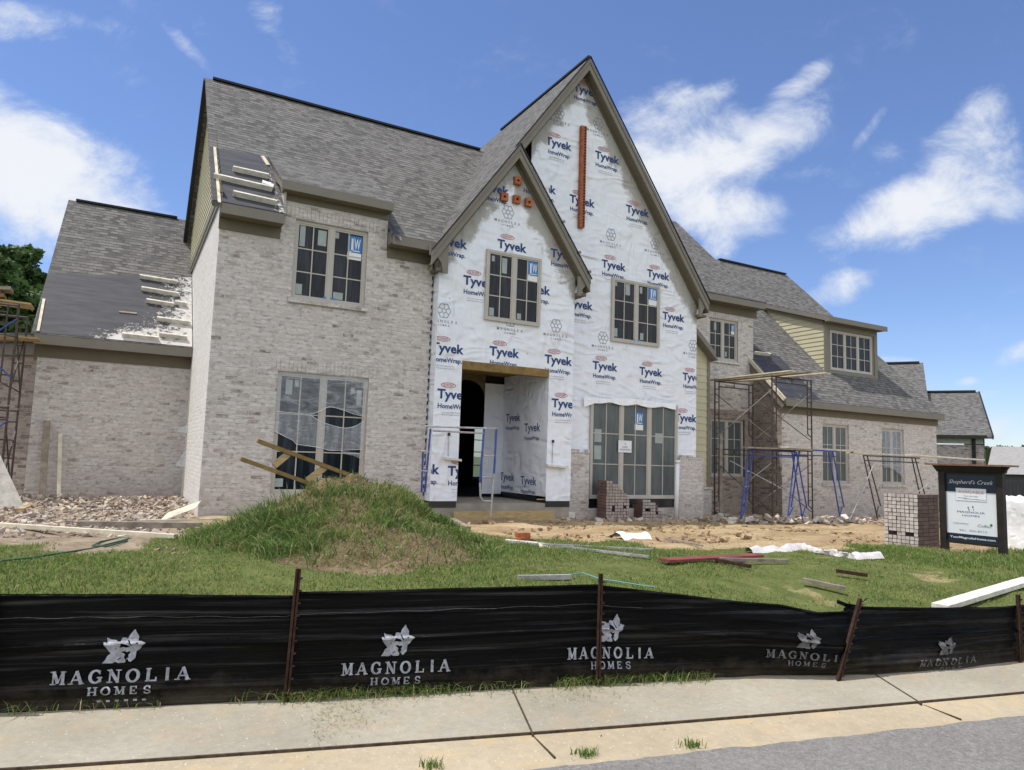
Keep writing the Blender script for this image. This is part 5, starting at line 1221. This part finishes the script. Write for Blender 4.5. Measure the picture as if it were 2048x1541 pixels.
for z0 in (zg_, zg_+1.89):
    for x in (0, 1.5):
        for a, b in ((.25, 1.5), (1.5, .25)): m.tube([(FA[0]+x, FA[1]-.02, z0+a), (FB[0]+x, FB[1]+.02, z0+b)], .012, 5, 0 if (a < b) else 1)
m.build_each('cross_brace', [MAT['steel'], MAT['darksteel']], sc)
for i, (dx, lab) in enumerate(((.1, 'scaffold plank on the tower top, outermost on the left'), (.5, 'middle scaffold plank on the tower top'), (.95, 'scaffold plank on the tower top, closest to the right wing'))):
    m = MB(); a = Vector((FA[0]+dx+.1, FA[1]+.45, zA+.06+.01*i)); b = Vector((FB[0]+dx+.1+.05*i, FB[1]-.5-.15*i, zA+.09)); m.bar(a, b, .25, .03); tag(m.build('scaffold_plank', MAT['woodpale'] if i != 1 else MAT['woodold']), lab, 'plank', 'planks on the scaffold tower')
def trestle(name, lab, pL, pR, legs, zt_, mat, group):
    """bricklayer's trestle: top rails and splayed ladder legs (foot offsets in x)"""
    th = thing(name, lab, 'trestle', (pL[0], pL[1], .17), 0, group); m = MB(); pL, pR = Vector(pL), Vector(pR)
    for dy in (0,): m.tube([(pL.x, pL.y, zt_), (pR.x, pR.y, zt_)], .022, 6); m.tube([(pL.x+.05, pL.y, zt_-.14), (pR.x-.05, pR.y, zt_-.14)], .018, 6)
    m.build('top_rail', MAT[mat], th)
    for (x, y, off) in legs:
        m = MB(); w = .17
        for s in (0, 1): m.tube([(x+s*w, y, zt_), (x+s*w*.9+off, y-.03, .17 if s == 0 else .55)], .02, 6)
        m.tube([(x+w*.9+off*.8, y-.03, .55), (x+off*.93, y-.03, .30)], .016, 5)
        for k in (.3, .5, .7): m.tube([(x+off*k, y-.02*k, zt_-(zt_-.17)*k), (x+w*.97+off*k, y-.02*k, zt_-(zt_-.17)*k)], .013, 5, 1)
        m.build('ladder_leg', [MAT[mat], MAT['steel']], th)
    return th
TG = 'trestles along the right wing'
trestle('trestle', 'blue splayed trestle on the left, its legs crossing those of its twin', (13.65, 12.45, 0), (15.35, 12.45, 0), ((13.65, 12.45, -.32), (15.2, 12.42, .36)), 1.98, 'bluepipe', TG)
trestle('trestle', 'blue splayed trestle in front of the first right wing window', (15.3, 12.5, 0), (17.1, 12.5, 0), ((15.45, 12.52, -.36), (16.75, 12.5, .42)), 2.05, 'bluepipe', TG)
trestle('trestle', 'dark rusty trestle standing before the last right wing window', (18.6, 12.75, 0), (21.3, 12.75, 0), ((18.6, 12.75, .55), (20.9, 12.75, .55)), 1.98, 'darksteel', TG)
for (a, b, lab, mt) in (((13.4,12.3,2.03),(16.0,12.55,2.05),'pale plank bridging the left blue trestle','woodold'), ((15.2,12.65,2.10),(18.2,12.75,2.09),'plank bridging the right blue trestle','woodpale'), ((18.2,12.9,2.05),(21.6,12.8,2.04),'pale plank lying on the dark trestle','woodpale'), ((20.2,12.4,2.05),(23.6,12.2,2.00),'mortar-splashed plank running off the dark trestle behind the sign','woodwhite')):
    m = MB(); m.bar(a, b, .25, .04); tag(m.build('scaffold_plank', MAT[mt]), lab, 'plank', 'planks on the trestles')
for (a, b, lab) in (((17.3,12.3,.2),(19.0,12.7,1.75),'silver brace rod propped between the blue and dark trestles'), ((20.6,12.5,.9),(22.3,12.6,1.6),'silver brace rod behind the brick cube'), ((13.9,13.3,1.7),(15.6,12.45,.75),'pale brace rod slanting across the tower foot')):
    m = MB(); m.tube([a, b], .014, 5); tag(m.build('brace_rod', MAT['steel']), lab, 'rod', 'loose brace rods')
m = MB(); m.bar((14.35,14.05,.15), (14.55,14.25,2.45), .10, .035, (0,1,0)); tag(m.build('leaning_board', MAT['woodold']), 'grey board leaning on the yellow porch corner inside the tower', 'board', 'boards leaning on walls')
# scaffold frame in front of the entry
ef = thing('entry_scaffold', 'blue and silver scaffold frame standing at the porch step', 'scaffold', (6.4, 12.2, .3)); YE = 12.35
def V_(u, v): return atY(u, v, YE)
m = MB()
for P in ([(968,858),(960,966)],[(993,856),(988,948)]): m.tube([V_(*p) for p in P], .021, 6)
for P in ([(861,858),(850,985)],[(846,905),(843,985)]): m.tube([V_(*p) for p in P], .019, 6)
m.build_each('blue_leg', MAT['bluepipe'], ef)
m = MB()
for P in ([(988,948),(981,1035)], [(960,966),(961,994),(966,1002),(984,1003)], [(850,853),(995,858)], [(866,862),(968,867)], [(967,912),(988,912)], [(964,955),(985,955)], [(968,858),(995,857)], [(836,941),(856,943)], [(838,902),(858,904)]): m.tube([V_(*p) for p in P], .02, 6)
m.build('silver_rail', MAT['steel'], ef)
# tower at the far left
lt_ = thing('scaffold_tower', 'dark scaffold tower with plywood decks beside the left wing', 'scaffold', (-2.5, 16.5, .4))
for y in (15.6, 17.0):
    for z0 in (.35, 2.25):
        m = MB(); frame_pts(m, (-3.1, y, 0), (1, 0, 0), 1.22, z0, 1.88); m.build('end_frame', MAT['darksteel'], lt_)
m = MB()
for z0 in (.35, 2.25):
    for x in (-3.1, -1.88):
        m.tube([(x,15.6,z0+.3),(x,17.0,z0+1.5)], .014, 5); m.tube([(x,15.6,z0+1.5),(x,17.0,z0+.3)], .014, 5)
    m.tube([(-3.1,15.58,z0+.4),(-1.88,15.58,z0+1.6)], .014, 5, 1); m.tube([(-3.1,15.58,z0+1.7),(-1.88,15.58,z0+.5)], .014, 5, 1)
m.build_each('cross_brace', [MAT['darksteel'], MAT['bluepipe']], lt_)
m = MB(); m.bar((-3.3,15.9,4.2),(-1.7,15.9,4.16), .6, .03); m.bar((-3.4,16.6,3.55),(-1.6,16.6,3.62), .5, .03); m.build_each('plywood_deck', MAT['wood'], lt_)
m = MB()
for i in range(6): m.obox((random.uniform(-2.9,-2.0),15.9,4.25+.05*i), (random.uniform(.1,.3),0,.03), (0,.2,0), (0,0,.03), i % 2)
m.build('scrap_pile', [MAT['wooddark'], MAT['woodold']], lt_)
# ---------------------------------------------------------------- loose lumber and rubbish
MAT['redboard'] = plain('dull_red_paint', (.21, .055, .05), .7, .25, 6)
MAT['sheet'] = plain('muddy_white_sheet', (.58, .55, .54), .6, .15, 5, .2, 0, .4)
def lumber(name, lab, cat, a, b, w, h, mat, up=(0, 0, 1), group=None):
    m = MB(); m.bar(a, b, w, h, up); return tag(m.build(name, MAT[mat]), lab, cat, group)
gp = lambda u, v, z: atZ(u, v, z)
a = atY(34, 1036, 14.0); b = atY(-62, 830, 14.3); lumber('leaning_board', 'wide mortar-caked white board leaning at the left edge', 'board', a, b, .30, .035, 'woodwhite', (0,1,.1), 'boards leaning on walls')
a = atY(83, 1008, 16.9); b = atY(94, 842, 17.22); lumber('leaning_board', 'wide grey board leaning upright on the left wing wall', 'board', a, b, .12, .04, 'woodold', (0,1,0), 'boards leaning on walls')
a = atY(117, 1010, 16.8); b = atY(121, 868, 17.22); lumber('leaning_board', 'thin yellow stud leaning on the left wing wall', 'board', a, b, .07, .04, 'woodpale', (0,1,0), 'boards leaning on walls')
def ground_bar(lab, u0, v0, u1, v1, w, h, mat, dz=.04, name='ground_board', cat='board', group='lumber lying on the ground'):
    def g(u, v):
        z = .3
        for _ in range(8): p = atZ(u, v, z); z = top(p.x, p.y)+dz
        return atZ(u, v, z)
    return lumber(name, lab, cat, g(u0, v0), g(u1, v1), w, h, mat, (0, 0, 1), group)
ground_bar('long yellow stud lying across the dirt on the left', -30, 1048, 352, 1073, .09, .05, 'woodpale')
ground_bar('grey-brown beam lying on the rubble just behind the yellow stud', 160, 1050, 405, 1053, .10, .10, 'woodold')
ground_bar('thin pale stud behind the grey-brown beam, nearest the white corner', 260, 1044, 440, 1040, .06, .05, 'woodpale')
ground_bar('weathered board end lying on the lawn at the left edge', -40, 1150, 58, 1148, .28, .05, 'woodold')
ground_bar('short yellow board by the foot of the leaning white board', 40, 1020, 75, 1005, .10, .04, 'wood')
ground_bar('pale board sliding down the right side of the earth heap', 878, 1024, 936, 1056, .10, .04, 'woodold', .06)
ground_bar('grey metal strip lying along the grass edge', 1012, 1086, 1305, 1100, .05, .03, 'steel', .03)
ground_bar('second grey metal strip fanning away towards the lawn', 1125, 1094, 1298, 1114, .04, .03, 'steel', .03)
ground_bar('short white plank with a red brick on it at the grass edge', 1012, 1082, 1075, 1088, .10, .04, 'woodwhite', .03)
ground_bar('grey tube half hidden in the grass behind the third stake', 1036, 1156, 1140, 1154, .05, .05, 'steel', .05)
ground_bar('dark stick lying in the grass behind the red board', 1432, 1120, 1500, 1133, .06, .04, 'rust', .05)
ground_bar('long dark stick in the grass in front of the crumpled white sheet', 1440, 1119, 1575, 1122, .05, .04, 'woodold', .05)
ground_bar('dark stick lying alone in the right lawn', 1606, 1160, 1690, 1177, .06, .04, 'woodold', .07)
ground_bar('thin dark stick farther back in the right lawn', 1672, 1142, 1735, 1151, .05, .04, 'rust', .06)
ground_bar('wide white trim board lying in the grass at the right edge', 1880, 1214, 2060, 1160, .17, .05, 'woodwhite', .06)
ground_bar('red painted board lying on the lawn', 1328, 1121, 1515, 1111, .20, .03, 'redboard', .05)
ground_bar('pale stud end in the rubble by the tower foot', 1436, 1024, 1462, 1046, .12, .05, 'woodpale', .05)
ground_bar('old board lying along the gravel under the trestles', 1500, 1040, 1640, 1041, .12, .04, 'woodold', .03)
ground_bar('thin rod on the sand in front of the brick piers', 1330, 1078, 1405, 1092, .03, .03, 'woodold', .03)
m = MB(); p = gp(1100, 1103, .3); m.prism([p+Vector((-.22,-.1,0)), p+Vector((.28,-.14,.0)), p+Vector((.2,.1,.06)), p+Vector((-.12,.12,.1))], (0,0,.012)); tag(m.build('plywood_scrap', MAT['woodpale']), 'triangular yellow plywood scrap in the grass', 'wood scrap')
m = MB(); p = gp(330, 1045, .45); m.prism([p+Vector((-.1,-.1,0)), p+Vector((.42,.05,.2)), p+Vector((.5,.2,.3)), p+Vector((.05,.2,.12))], (0,0,.012)); tag(m.build('plywood_scrap', MAT['woodpale']), 'tilted plywood scrap by the white house corner', 'wood scrap')
# ladder-like wooden frame stuck in the heap
fr = thing('timber_frame', 'brown timber frame of two rails and rungs stuck in the heap', 'timber frame', (2, 9.6, .9)); YT = 9.6
m = MB(); T_ = lambda u, v, d=0: atY(u, v, YT+d)
m.bar(T_(515,882), T_(700,951), .05, .11, (0,1,0)); m.build('rail', MAT['wooddark'], fr)
m = MB(); m.bar(T_(481,918,-.05), T_(640,975,-.05), .05, .10, (0,1,0)); m.build('rail', MAT['wooddark'], fr)
for a, b in (((580,905),(548,932)), ((650,935),(614,962))): m = MB(); m.bar(T_(*a), T_(*b, -.05), .085, .04, (0,1,0)); m.build('rung', MAT['wood'], fr)
# drain vent, hose, strings, sheets
m = MB(); a = atY(1352, 1030, 13.02); a.z = .2; b = atY(1355, 925, 13.02); m.tube([a, b], .055, 12); m.tube([b-Vector((0,0,.02)), b+Vector((0,0,.05))], .068, 12); tag(m.build('vent_pipe', MAT['white'], smooth=True), 'white plastic vent pipe standing against the right brick pier', 'pipe')
MAT['hose'] = plain('green_hose', (.03, .10, .06), .5)
def gpt(u, v, dz=.03):
    z = .3
    for _ in range(8): p = atZ(u, v, z); z = top(p.x, p.y)+dz
    return atZ(u, v, z)
m = MB(); m.tube([gpt(u, v, .02) for u, v in ((-40,1126),(0,1122),(60,1116),(120,1107),(180,1098),(235,1084),(262,1077),(240,1076),(200,1084),(185,1092),(215,1093),(255,1082))], .010, 6); tag(m.build('garden_hose', MAT['hose'], smooth=True), 'green hose snaking over the dirt on the left', 'hose')
m = MB(); m.tube([gpt(u, v, .06) for u, v in ((1135,1150),(1165,1146),(1200,1158),(1240,1164),(1290,1172),(1310,1174))], .006, 5); tag(m.build('cord', plain('turquoise_cord', (.12, .33, .36), .6)), 'turquoise cord in the grass behind the third stake', 'cord')
def crumple(name, lab, cat, path, w, h, mat, n=40, seed=0):
    m = MB(); random.seed(seed); P = [gpt(u, v, 0) for u, v in path]; L_ = []
    for i in range(n+1):
        s = i/n*(len(P)-1); k = min(int(s), len(P)-2); L_.append(P[k]*(1-(s-k))+P[k+1]*(s-k))
    rows = 7
    for i, p in enumerate(L_):
        for j in range(rows):
            q = j/(rows-1)-.5; e = math.cos(q*math.pi); m.v.append((p.x+random.gauss(0,.01), p.y+q*w*(.75+.5*float(vnoise(i*.35, seed, 1.0, 3))), p.z+e*h*(.25+.9*float(vnoise(i*.45+j*.3, j*.8+seed, 1.0, 5)))+.005))
    for i in range(n):
        for j in range(rows-1): m.f.append((i*rows+j, (i+1)*rows+j, (i+1)*rows+j+1, i*rows+j+1)); m.m.append(0)
    return tag(m.build(name, MAT[mat], smooth=True), lab, cat)
crumple('plastic_sheet', 'long crumpled white sheet lying across the lawn', 'sheet', [(1497,1106),(1560,1104),(1600,1098),(1640,1108),(1700,1118),(1755,1116)], .22, .11, 'sheet', 60, 3)
crumple('mortar_pile', 'small heap of white mortar powder on the sand', 'mortar', [(1232,1080),(1262,1078),(1292,1080)], .5, .13, 'plastic', 14, 5)
crumple('plastic_bag', 'crumpled white bag lying at the foot of the blue trestles', 'bag', [(1630,1032),(1640,1028),(1650,1034)], .18, .24, 'plastic', 10, 6)
random.seed(21)
pk = thing('wrapped_pallet', 'white plastic-wrapped pallet load behind the sign', 'wrapped load', tuple(gpt(2070, 1100, 0)))
m = MB(); o = pk.location; nn = 9
for f_ in range(4):
    for i in range(nn):
        for j in range(nn):
            ang = f_*math.pi/2; 
    
def lump(m, c, sx_, sy_, sz_, nn=10):
    vs = {}
    def vid(i, j, k):
        key = (i, j, k)
        if key not in vs:
            p = Vector((i/nn-.5, j/nn-.5, k/nn)); b = 1+.03*math.sin(9*p.x+7*p.z)+random.gauss(0, .02); vs[key] = len(m.v)
            m.v.append((c[0]+p.x*sx_*b*(1-.12*p.z), c[1]+p.y*sy_*b*(1-.12*p.z), c[2]+p.z*sz_+(random.gauss(0, .02) if k == nn else 0)))
        return vs[key]
    for a in range(nn):
        for b in range(nn):
            for q in ((vid(a,0,b),vid(a+1,0,b),vid(a+1,0,b+1),vid(a,0,b+1)), (vid(a,nn,b),vid(a,nn,b+1),vid(a+1,nn,b+1),vid(a+1,nn,b)), (vid(0,a,b),vid(0,a,b+1),vid(0,a+1,b+1),vid(0,a+1,b)), (vid(nn,a,b),vid(nn,a+1,b),vid(nn,a+1,b+1),vid(nn,a,b+1)), (vid(a,b,nn),vid(a+1,b,nn),vid(a+1,b+1,nn),vid(a,b+1,nn))):
                m.f.append(q); m.m.append(0)
lump(m, o, 1.0, .9, .98); m.build('wrapping', MAT['plastic'], pk, smooth=True); m = MB(); m.box((o.x-.5,o.y-.45,o.z-.1),(o.x+.5,o.y+.45,o.z+.02)); m.build('pallet', MAT['woodold'], pk)
for pts, lab in (([(377,848),(352,862),(377,868)], 'small white plastic scrap fluttering higher at the white house corner'), ([(374,895),(350,932),(376,936)], 'triangle of white plastic hanging at the foot of the white house corner')):
    m = MB(); P = [atY(u, v, 16.6) for u, v in pts]; m.prism(P, (0,.01,0)); tag(m.build('plastic_scrap', MAT['film2']), lab, 'plastic scrap', 'plastic scraps at the house corner')
m = MB(); p = gpt(880, 1123, .05); m.obox(p, (.05,0,.0), (0,.04,0), (0,.0,.03)); m.obox(p+Vector((.04,0,.02)), (.03,0,.01), (0,.03,0), (0,0,.02)); tag(m.build('orange_cup', plain('orange_plastic', (.55, .10, .03))), 'small orange piece of litter at the right foot of the heap', 'litter')
# bricks on the white plank, red bricks by the corner
for (u, v, lab, mt) in ((1045,1080,'single reddish brick on the short white plank','orangebrick'), (1140,1033,'pale brick beside the left brick pier','woodwhite')):
    p = gpt(u, v, .05); m = MB(); m.obox(p, (.1,.03,0), (-.015,.05,0), (0,0,.034)); m.obox(p+Vector((.02,.03,.066)), (.1,-.02,0), (.01,.05,0), (0,0,.032)); tag(m.build('brick', MAT[mt]), lab, 'brick')
# rubble along the walls
def rubble(name, n, posf, smin, smax, cols):
    m = MB(); c = []
    for i in range(n):
        x, y, dz = posf(); s = random.uniform(smin, smax)*random.choice((.6, .8, 1, 1, 1.4)); z = top(x, y)+dz
        a = random.uniform(0, 6.3); ca_, sa = math.cos(a), math.sin(a); tl_ = random.gauss(0, .35); b0 = len(m.v)
        m.obox((x, y, z+s*.25), (s*ca_, s*sa, s*tl_), (-s*.5*sa, s*.5*ca_, 0), (-.2*s*tl_, 0, s*.35))
        for k in range(b0, len(m.v)): q = m.v[k]; m.v[k] = (q[0]+random.gauss(0, s*.16), q[1]+random.gauss(0, s*.16), q[2]+random.gauss(0, s*.12))
        cc_ = random.choice(cols); f = random.uniform(.7, 1.2); c += [(cc_[0]*f, cc_[1]*f, cc_[2]*f, 1)]*8
    return tag(m.build(name, MAT['bricks'], vcol=c), kind='stuff')
RC = [(.48,.42,.34),(.56,.51,.43),(.40,.32,.24),(.30,.22,.17),(.48,.39,.27),(.36,.32,.27)]
def pl():
    x = random.uniform(-2.6, 1.15); y = random.triangular(9.6, 17.0, 15.0); return x, y, max(0, .16*(1-abs(y-15.6)/2.0))*random.random()
rubble('rubble', 3600, pl, .014, .048, RC)
rubble('rubble', 500, lambda: (random.uniform(13.0, 24), random.gauss(12.6, .45), random.uniform(0, .06)), .03, .10, RC+[(.6,.57,.52)])
rubble('rubble', 130, lambda: (random.uniform(8.2, 14.2), random.gauss(12.75, .3), 0), .02, .08, RC)
rubble('clods', 700, lambda: (random.uniform(4.5, 14), random.uniform(8.6, 12.6), -.01), .012, .05, [(.36,.25,.13),(.3,.2,.1),(.24,.15,.08)])
def ph():
    a = random.uniform(0, 6.3); r = random.uniform(0, 1.5)
    return 2.85+r*1.7*math.cos(a), 9.1+r*1.3*math.sin(a), -.01
rubble('clods', 1300, ph, .008, .028, [(.3,.21,.12),(.38,.29,.18),(.2,.13,.07)])
rubble('gutter_grit', 260, lambda: (lambda x: (x, float(yj(x))-random.uniform(.02, .12), -.02-float(gz(x, float(yj(x))-.05))))(random.uniform(-1, 7)), .002, .007, [(.3,.22,.12),(.1,.08,.05)])
# ---------------------------------------------------------------- neighbours
ah = Vector((math.cos(YAW), -math.sin(YAW), 0)); bh = Vector((math.sin(YAW), math.cos(YAW), 0))
def NP(u, v, dist): d = ray(u, v); w = d.dot(Vector((bh.x, bh.y, 0))); return EYE+d*(dist/w)
DN = 36.0; PHI = math.radians(27)
ah2 = ah*math.cos(PHI)-bh*math.sin(PHI); bh2 = ah*math.sin(PHI)+bh*math.cos(PHI)
nb = thing('neighbour_house', 'finished brick house with grey shingle roof beyond the right wing', 'house', tuple(NP(1920, 955, DN)))
c1 = NP(1967, 873, DN); zg0 = -.4; ze = c1.z; c0 = Vector((c1.x, c1.y, 0))
Q = lambda a, b, z: c0+ah2*a+bh2*b+Vector((0, 0, z))
def solve_z(a, b, v):
    z = 5.0
    for _ in range(6): y0 = proj(Q(a, b, z))[1]; y1 = proj(Q(a, b, z+.05))[1]; z += (v-y0)/((y1-y0)/.05)
    return z
def solve_a(u, b): 
    a = 0.0
    for _ in range(8): x0 = proj(Q(a, b, 5))[0]; x1 = proj(Q(a+.1, b, 5))[0]; a += (u-x0)/((x1-x0)/.1)
    return a
zr = solve_z(.3, 4, 784); a2 = solve_a(1845, 5); zr2 = solve_z(a2, 5, 726)
m = MB(); m.face([Q(-9,0,zg0), Q(0,0,zg0), Q(0,0,ze-.45), Q(-9,0,ze-.45)]); m.face([Q(0,0,zg0), Q(0,8,zg0), Q(0,8,ze), Q(0,4,zr-.1), Q(0,0,ze-.1)]); m.build('wall', MAT['brick_red'], nb)
MAT['greytrim'] = plain('grey_green_trim', (.30,.33,.32), .6)
m = MB(); m.prism([Q(a2-2,-.3,ze-.02), Q(.35,-.3,ze-.02), Q(.35,4,zr), Q(a2-2,4,zr)], (0,0,-.12)); m.prism([Q(a2-2,8.3,ze), Q(a2-2,4,zr), Q(.35,4,zr), Q(.35,8.3,ze)], (0,0,-.12)); m.build('roof', MAT['shingle'], nb)
m = MB(); m.prism([Q(a2-9,-.5,ze-.02), Q(a2+.1,-.5,ze-.02), Q(a2+.1,5,zr2), Q(a2-9,5,zr2)], (0,0,-.12)); m.face([Q(a2,-.3,ze-.1), Q(a2,10,ze-.1), Q(a2,5,zr2-.1)]); m.prism([Q(a2-9,10.3,ze), Q(a2-9,5,zr2), Q(a2+.1,5,zr2), Q(a2+.1,10.3,ze)], (0,0,-.12)); m.build('roof', MAT['shingle'], nb)
m = MB(); m.bar(Q(a2,4,zr+.03), Q(.2,4,zr+.03), .3, .1); m.bar(Q(a2-6,5,zr2+.03), Q(a2-.1,5,zr2+.03), .3, .1); m.bar(Q(.37,-.3,ze-.08), Q(.37,4,zr-.06), .06, .2); m.build_each('ridge_vent', MAT['ridge'], nb)
m = MB(); m.bar(Q(-6,-.36,ze-.04), Q(.1,-.36,ze-.04), .14, .14); m.bar(Q(-.45,-.12,zg0), Q(-.45,-.12,ze-.1), .14, .1); m.build('gutter', MAT['ridge'], nb)
m = MB(); m.bar(Q(-9,-.03,ze-.24), Q(-.02,-.03,ze-.24), .05, .32); m.prism([Q(.02,-.02,zg0), Q(.02,8,zg0), Q(.02,8,ze-.1), Q(.02,4,zr-.15), Q(.02,-.02,ze-.15)], ah2*.02); m.build('gable_cladding', MAT['greytrim'], nb)
DF = 60.0
fh_ = thing('grey_house', 'distant low house under a pale grey roof at the right edge', 'house', tuple(NP(2030, 960, DF)))
m = MB(); a0 = NP(1972, 948, DF); b0_ = NP(2160, 952, DF); t0 = NP(1984, 893, DF+5); t1 = NP(2150, 897, DF+5); m.face([a0, b0_, t1, t0]); m.face([t0, t1, t1+bh*5+Vector((0,0,-2.4)), t0+bh*5+Vector((0,0,-2.4))]); m.build('roof', plain('pale_grey_shingles', (.30,.29,.28), .95, .1, 3), fh_)
m = MB(); a1 = NP(1985, 948, DF+.5); b1 = NP(2150, 950, DF+.5); m.face([Vector((a1.x,a1.y,-1)), Vector((b1.x,b1.y,-1)), b1, a1]); m.build('wall', plain('dark_siding', (.07,.07,.075), .8), fh_)
m = MB(); a2 = NP(1975, 964, 44); b2 = NP(2140, 966, 44); m.prism([Vector((a2.x,a2.y,-.6)), Vector((b2.x,b2.y,-.6)), b2, a2], bh*.08)
for i in range(12): k = i/11; p = a2*(1-k)+b2*k; m.bar((p.x,p.y,-.6), (p.x,p.y,p.z+.08), .1, .1)
tag(m.build('board_fence', plain('charcoal_fence', (.05,.05,.055), .8)), 'charcoal board fence far behind the sign', 'fence')
# ---------------------------------------------------------------- trees
t = MT('tree_leaves'); at_ = t.n('ShaderNodeAttribute', attribute_name='tint', attribute_type='GEOMETRY').outputs['Color']; t.done(at_, .6, None, .3)
tl = t.n('ShaderNodeBsdfTranslucent'); t.put(tl.inputs[0], at_); ms = t.n('ShaderNodeMixShader', {0: .3}); t.L.new(t.b.outputs[0], ms.inputs[1]); t.L.new(tl.outputs[0], ms.inputs[2]); t.L.new(ms.outputs[0], t.N['Material Output'].inputs[0]); MAT['leaf'] = t.m
MAT['bark'] = plain('bark', (.07, .055, .042), .95, .3, 6, .1, 0, .5)
def tree(lab, base, H, R, nclump, leaf, group, seed, low=.3):
    rg_ = np.random.default_rng(seed); th = thing('broadleaf_tree', lab, 'tree', tuple(base), 0, group); b = Vector(base)
    m = MB(); m.tube([b+Vector((0,0,-.3)), b+Vector((.1,0,H*.3)), b+Vector((.0,.1,H*.6)), b+Vector((.1,0,H*.92))], [R*.09, R*.07, R*.045, R*.01], 8)
    cl = []
    for i in range(nclump):
        k = rg_.uniform(low, 1.0); rad = R*(1.05-.75*max(0, (k-low)/(1-low))**1.4)*math.sqrt(rg_.uniform(.05, 1)); a = rg_.uniform(0, 6.283)
        c = b+Vector((rad*math.cos(a), rad*math.sin(a), H*k)); cl.append(c)
        if i % 3 == 0: m.tube([b+Vector((0,0,H*max(.18, k-.22))), b+Vector((rad*.5*math.cos(a), rad*.5*math.sin(a), H*(k-.08))), c], [R*.03, R*.018, R*.006], 5)
    m.build('trunk', MAT['bark'], th); V = []; F = []; C_ = []
    for c in cl:
        n = int(rg_.uniform(120, 220)); s = R*rg_.uniform(.13, .26); base_c = np.array([.055, .10, .028])*rg_.uniform(.7, 1.5)
        d = rg_.normal(0, 1, (n, 3)); d /= np.linalg.norm(d, axis=1)[:, None]; r = s*rg_.uniform(.3, 1.1, (n, 1)); P = np.array(c)+d*r*np.array([1.15, 1.15, .75])
        u = rg_.normal(0, 1, (n, 3)); u /= np.linalg.norm(u, axis=1)[:, None]; v = np.cross(u, rg_.normal(0, 1, (n, 3))); v /= np.linalg.norm(v, axis=1)[:, None]
        for i in range(n):
            q = len(V); l = leaf*rg_.uniform(.6, 1.3); V += [tuple(P[i]-u[i]*l*.5), tuple(P[i]+v[i]*l*.3), tuple(P[i]+u[i]*l*.5), tuple(P[i]-v[i]*l*.3)]; F.append((q, q+1, q+2, q+3)); f = rg_.uniform(.75, 1.3); C_ += [(*(base_c*f), 1)]*4
    mb_ = MB(); mb_.v = V; mb_.f = F; mb_.m = [0]*len(F); mb_.build('crown', MAT['leaf'], th, vcol=C_)
    return th
TG1 = 'trees behind the left wing'
def tb(u, v, Y): p = atY(u, v, Y); return (p.x, p.y, 0.0)
tree('tall dark green tree at the left edge, its top above the wing eave', tb(10, 900, 38), 10.2, 2.3, 58, .34, TG1, 1, .25)
tree('lower bushy tree half hidden by the left wing roof', tb(64, 900, 36), 8.3, 1.8, 46, .32, TG1, 2, .2)
tree('tree beyond the scaffold tower, only its crown edge in view', tb(-60, 900, 34), 9.0, 2.6, 50, .34, TG1, 3, .2)
TG2 = 'far trees on the right horizon'
for i, (u, hgt, R, lab) in enumerate(((1990,9.6,3.6,'round far tree touching the neighbour house roof'), (2014,10.2,4.0,'broad far tree above the pale grey roof'), (2042,9.8,4.0,'far tree cut by the right edge of the view'))):
    p = NP(u, 940, 95); tree(lab, (p.x, p.y, -1.0), hgt*.62, R, 26, .7, TG2, 10+i, .15)
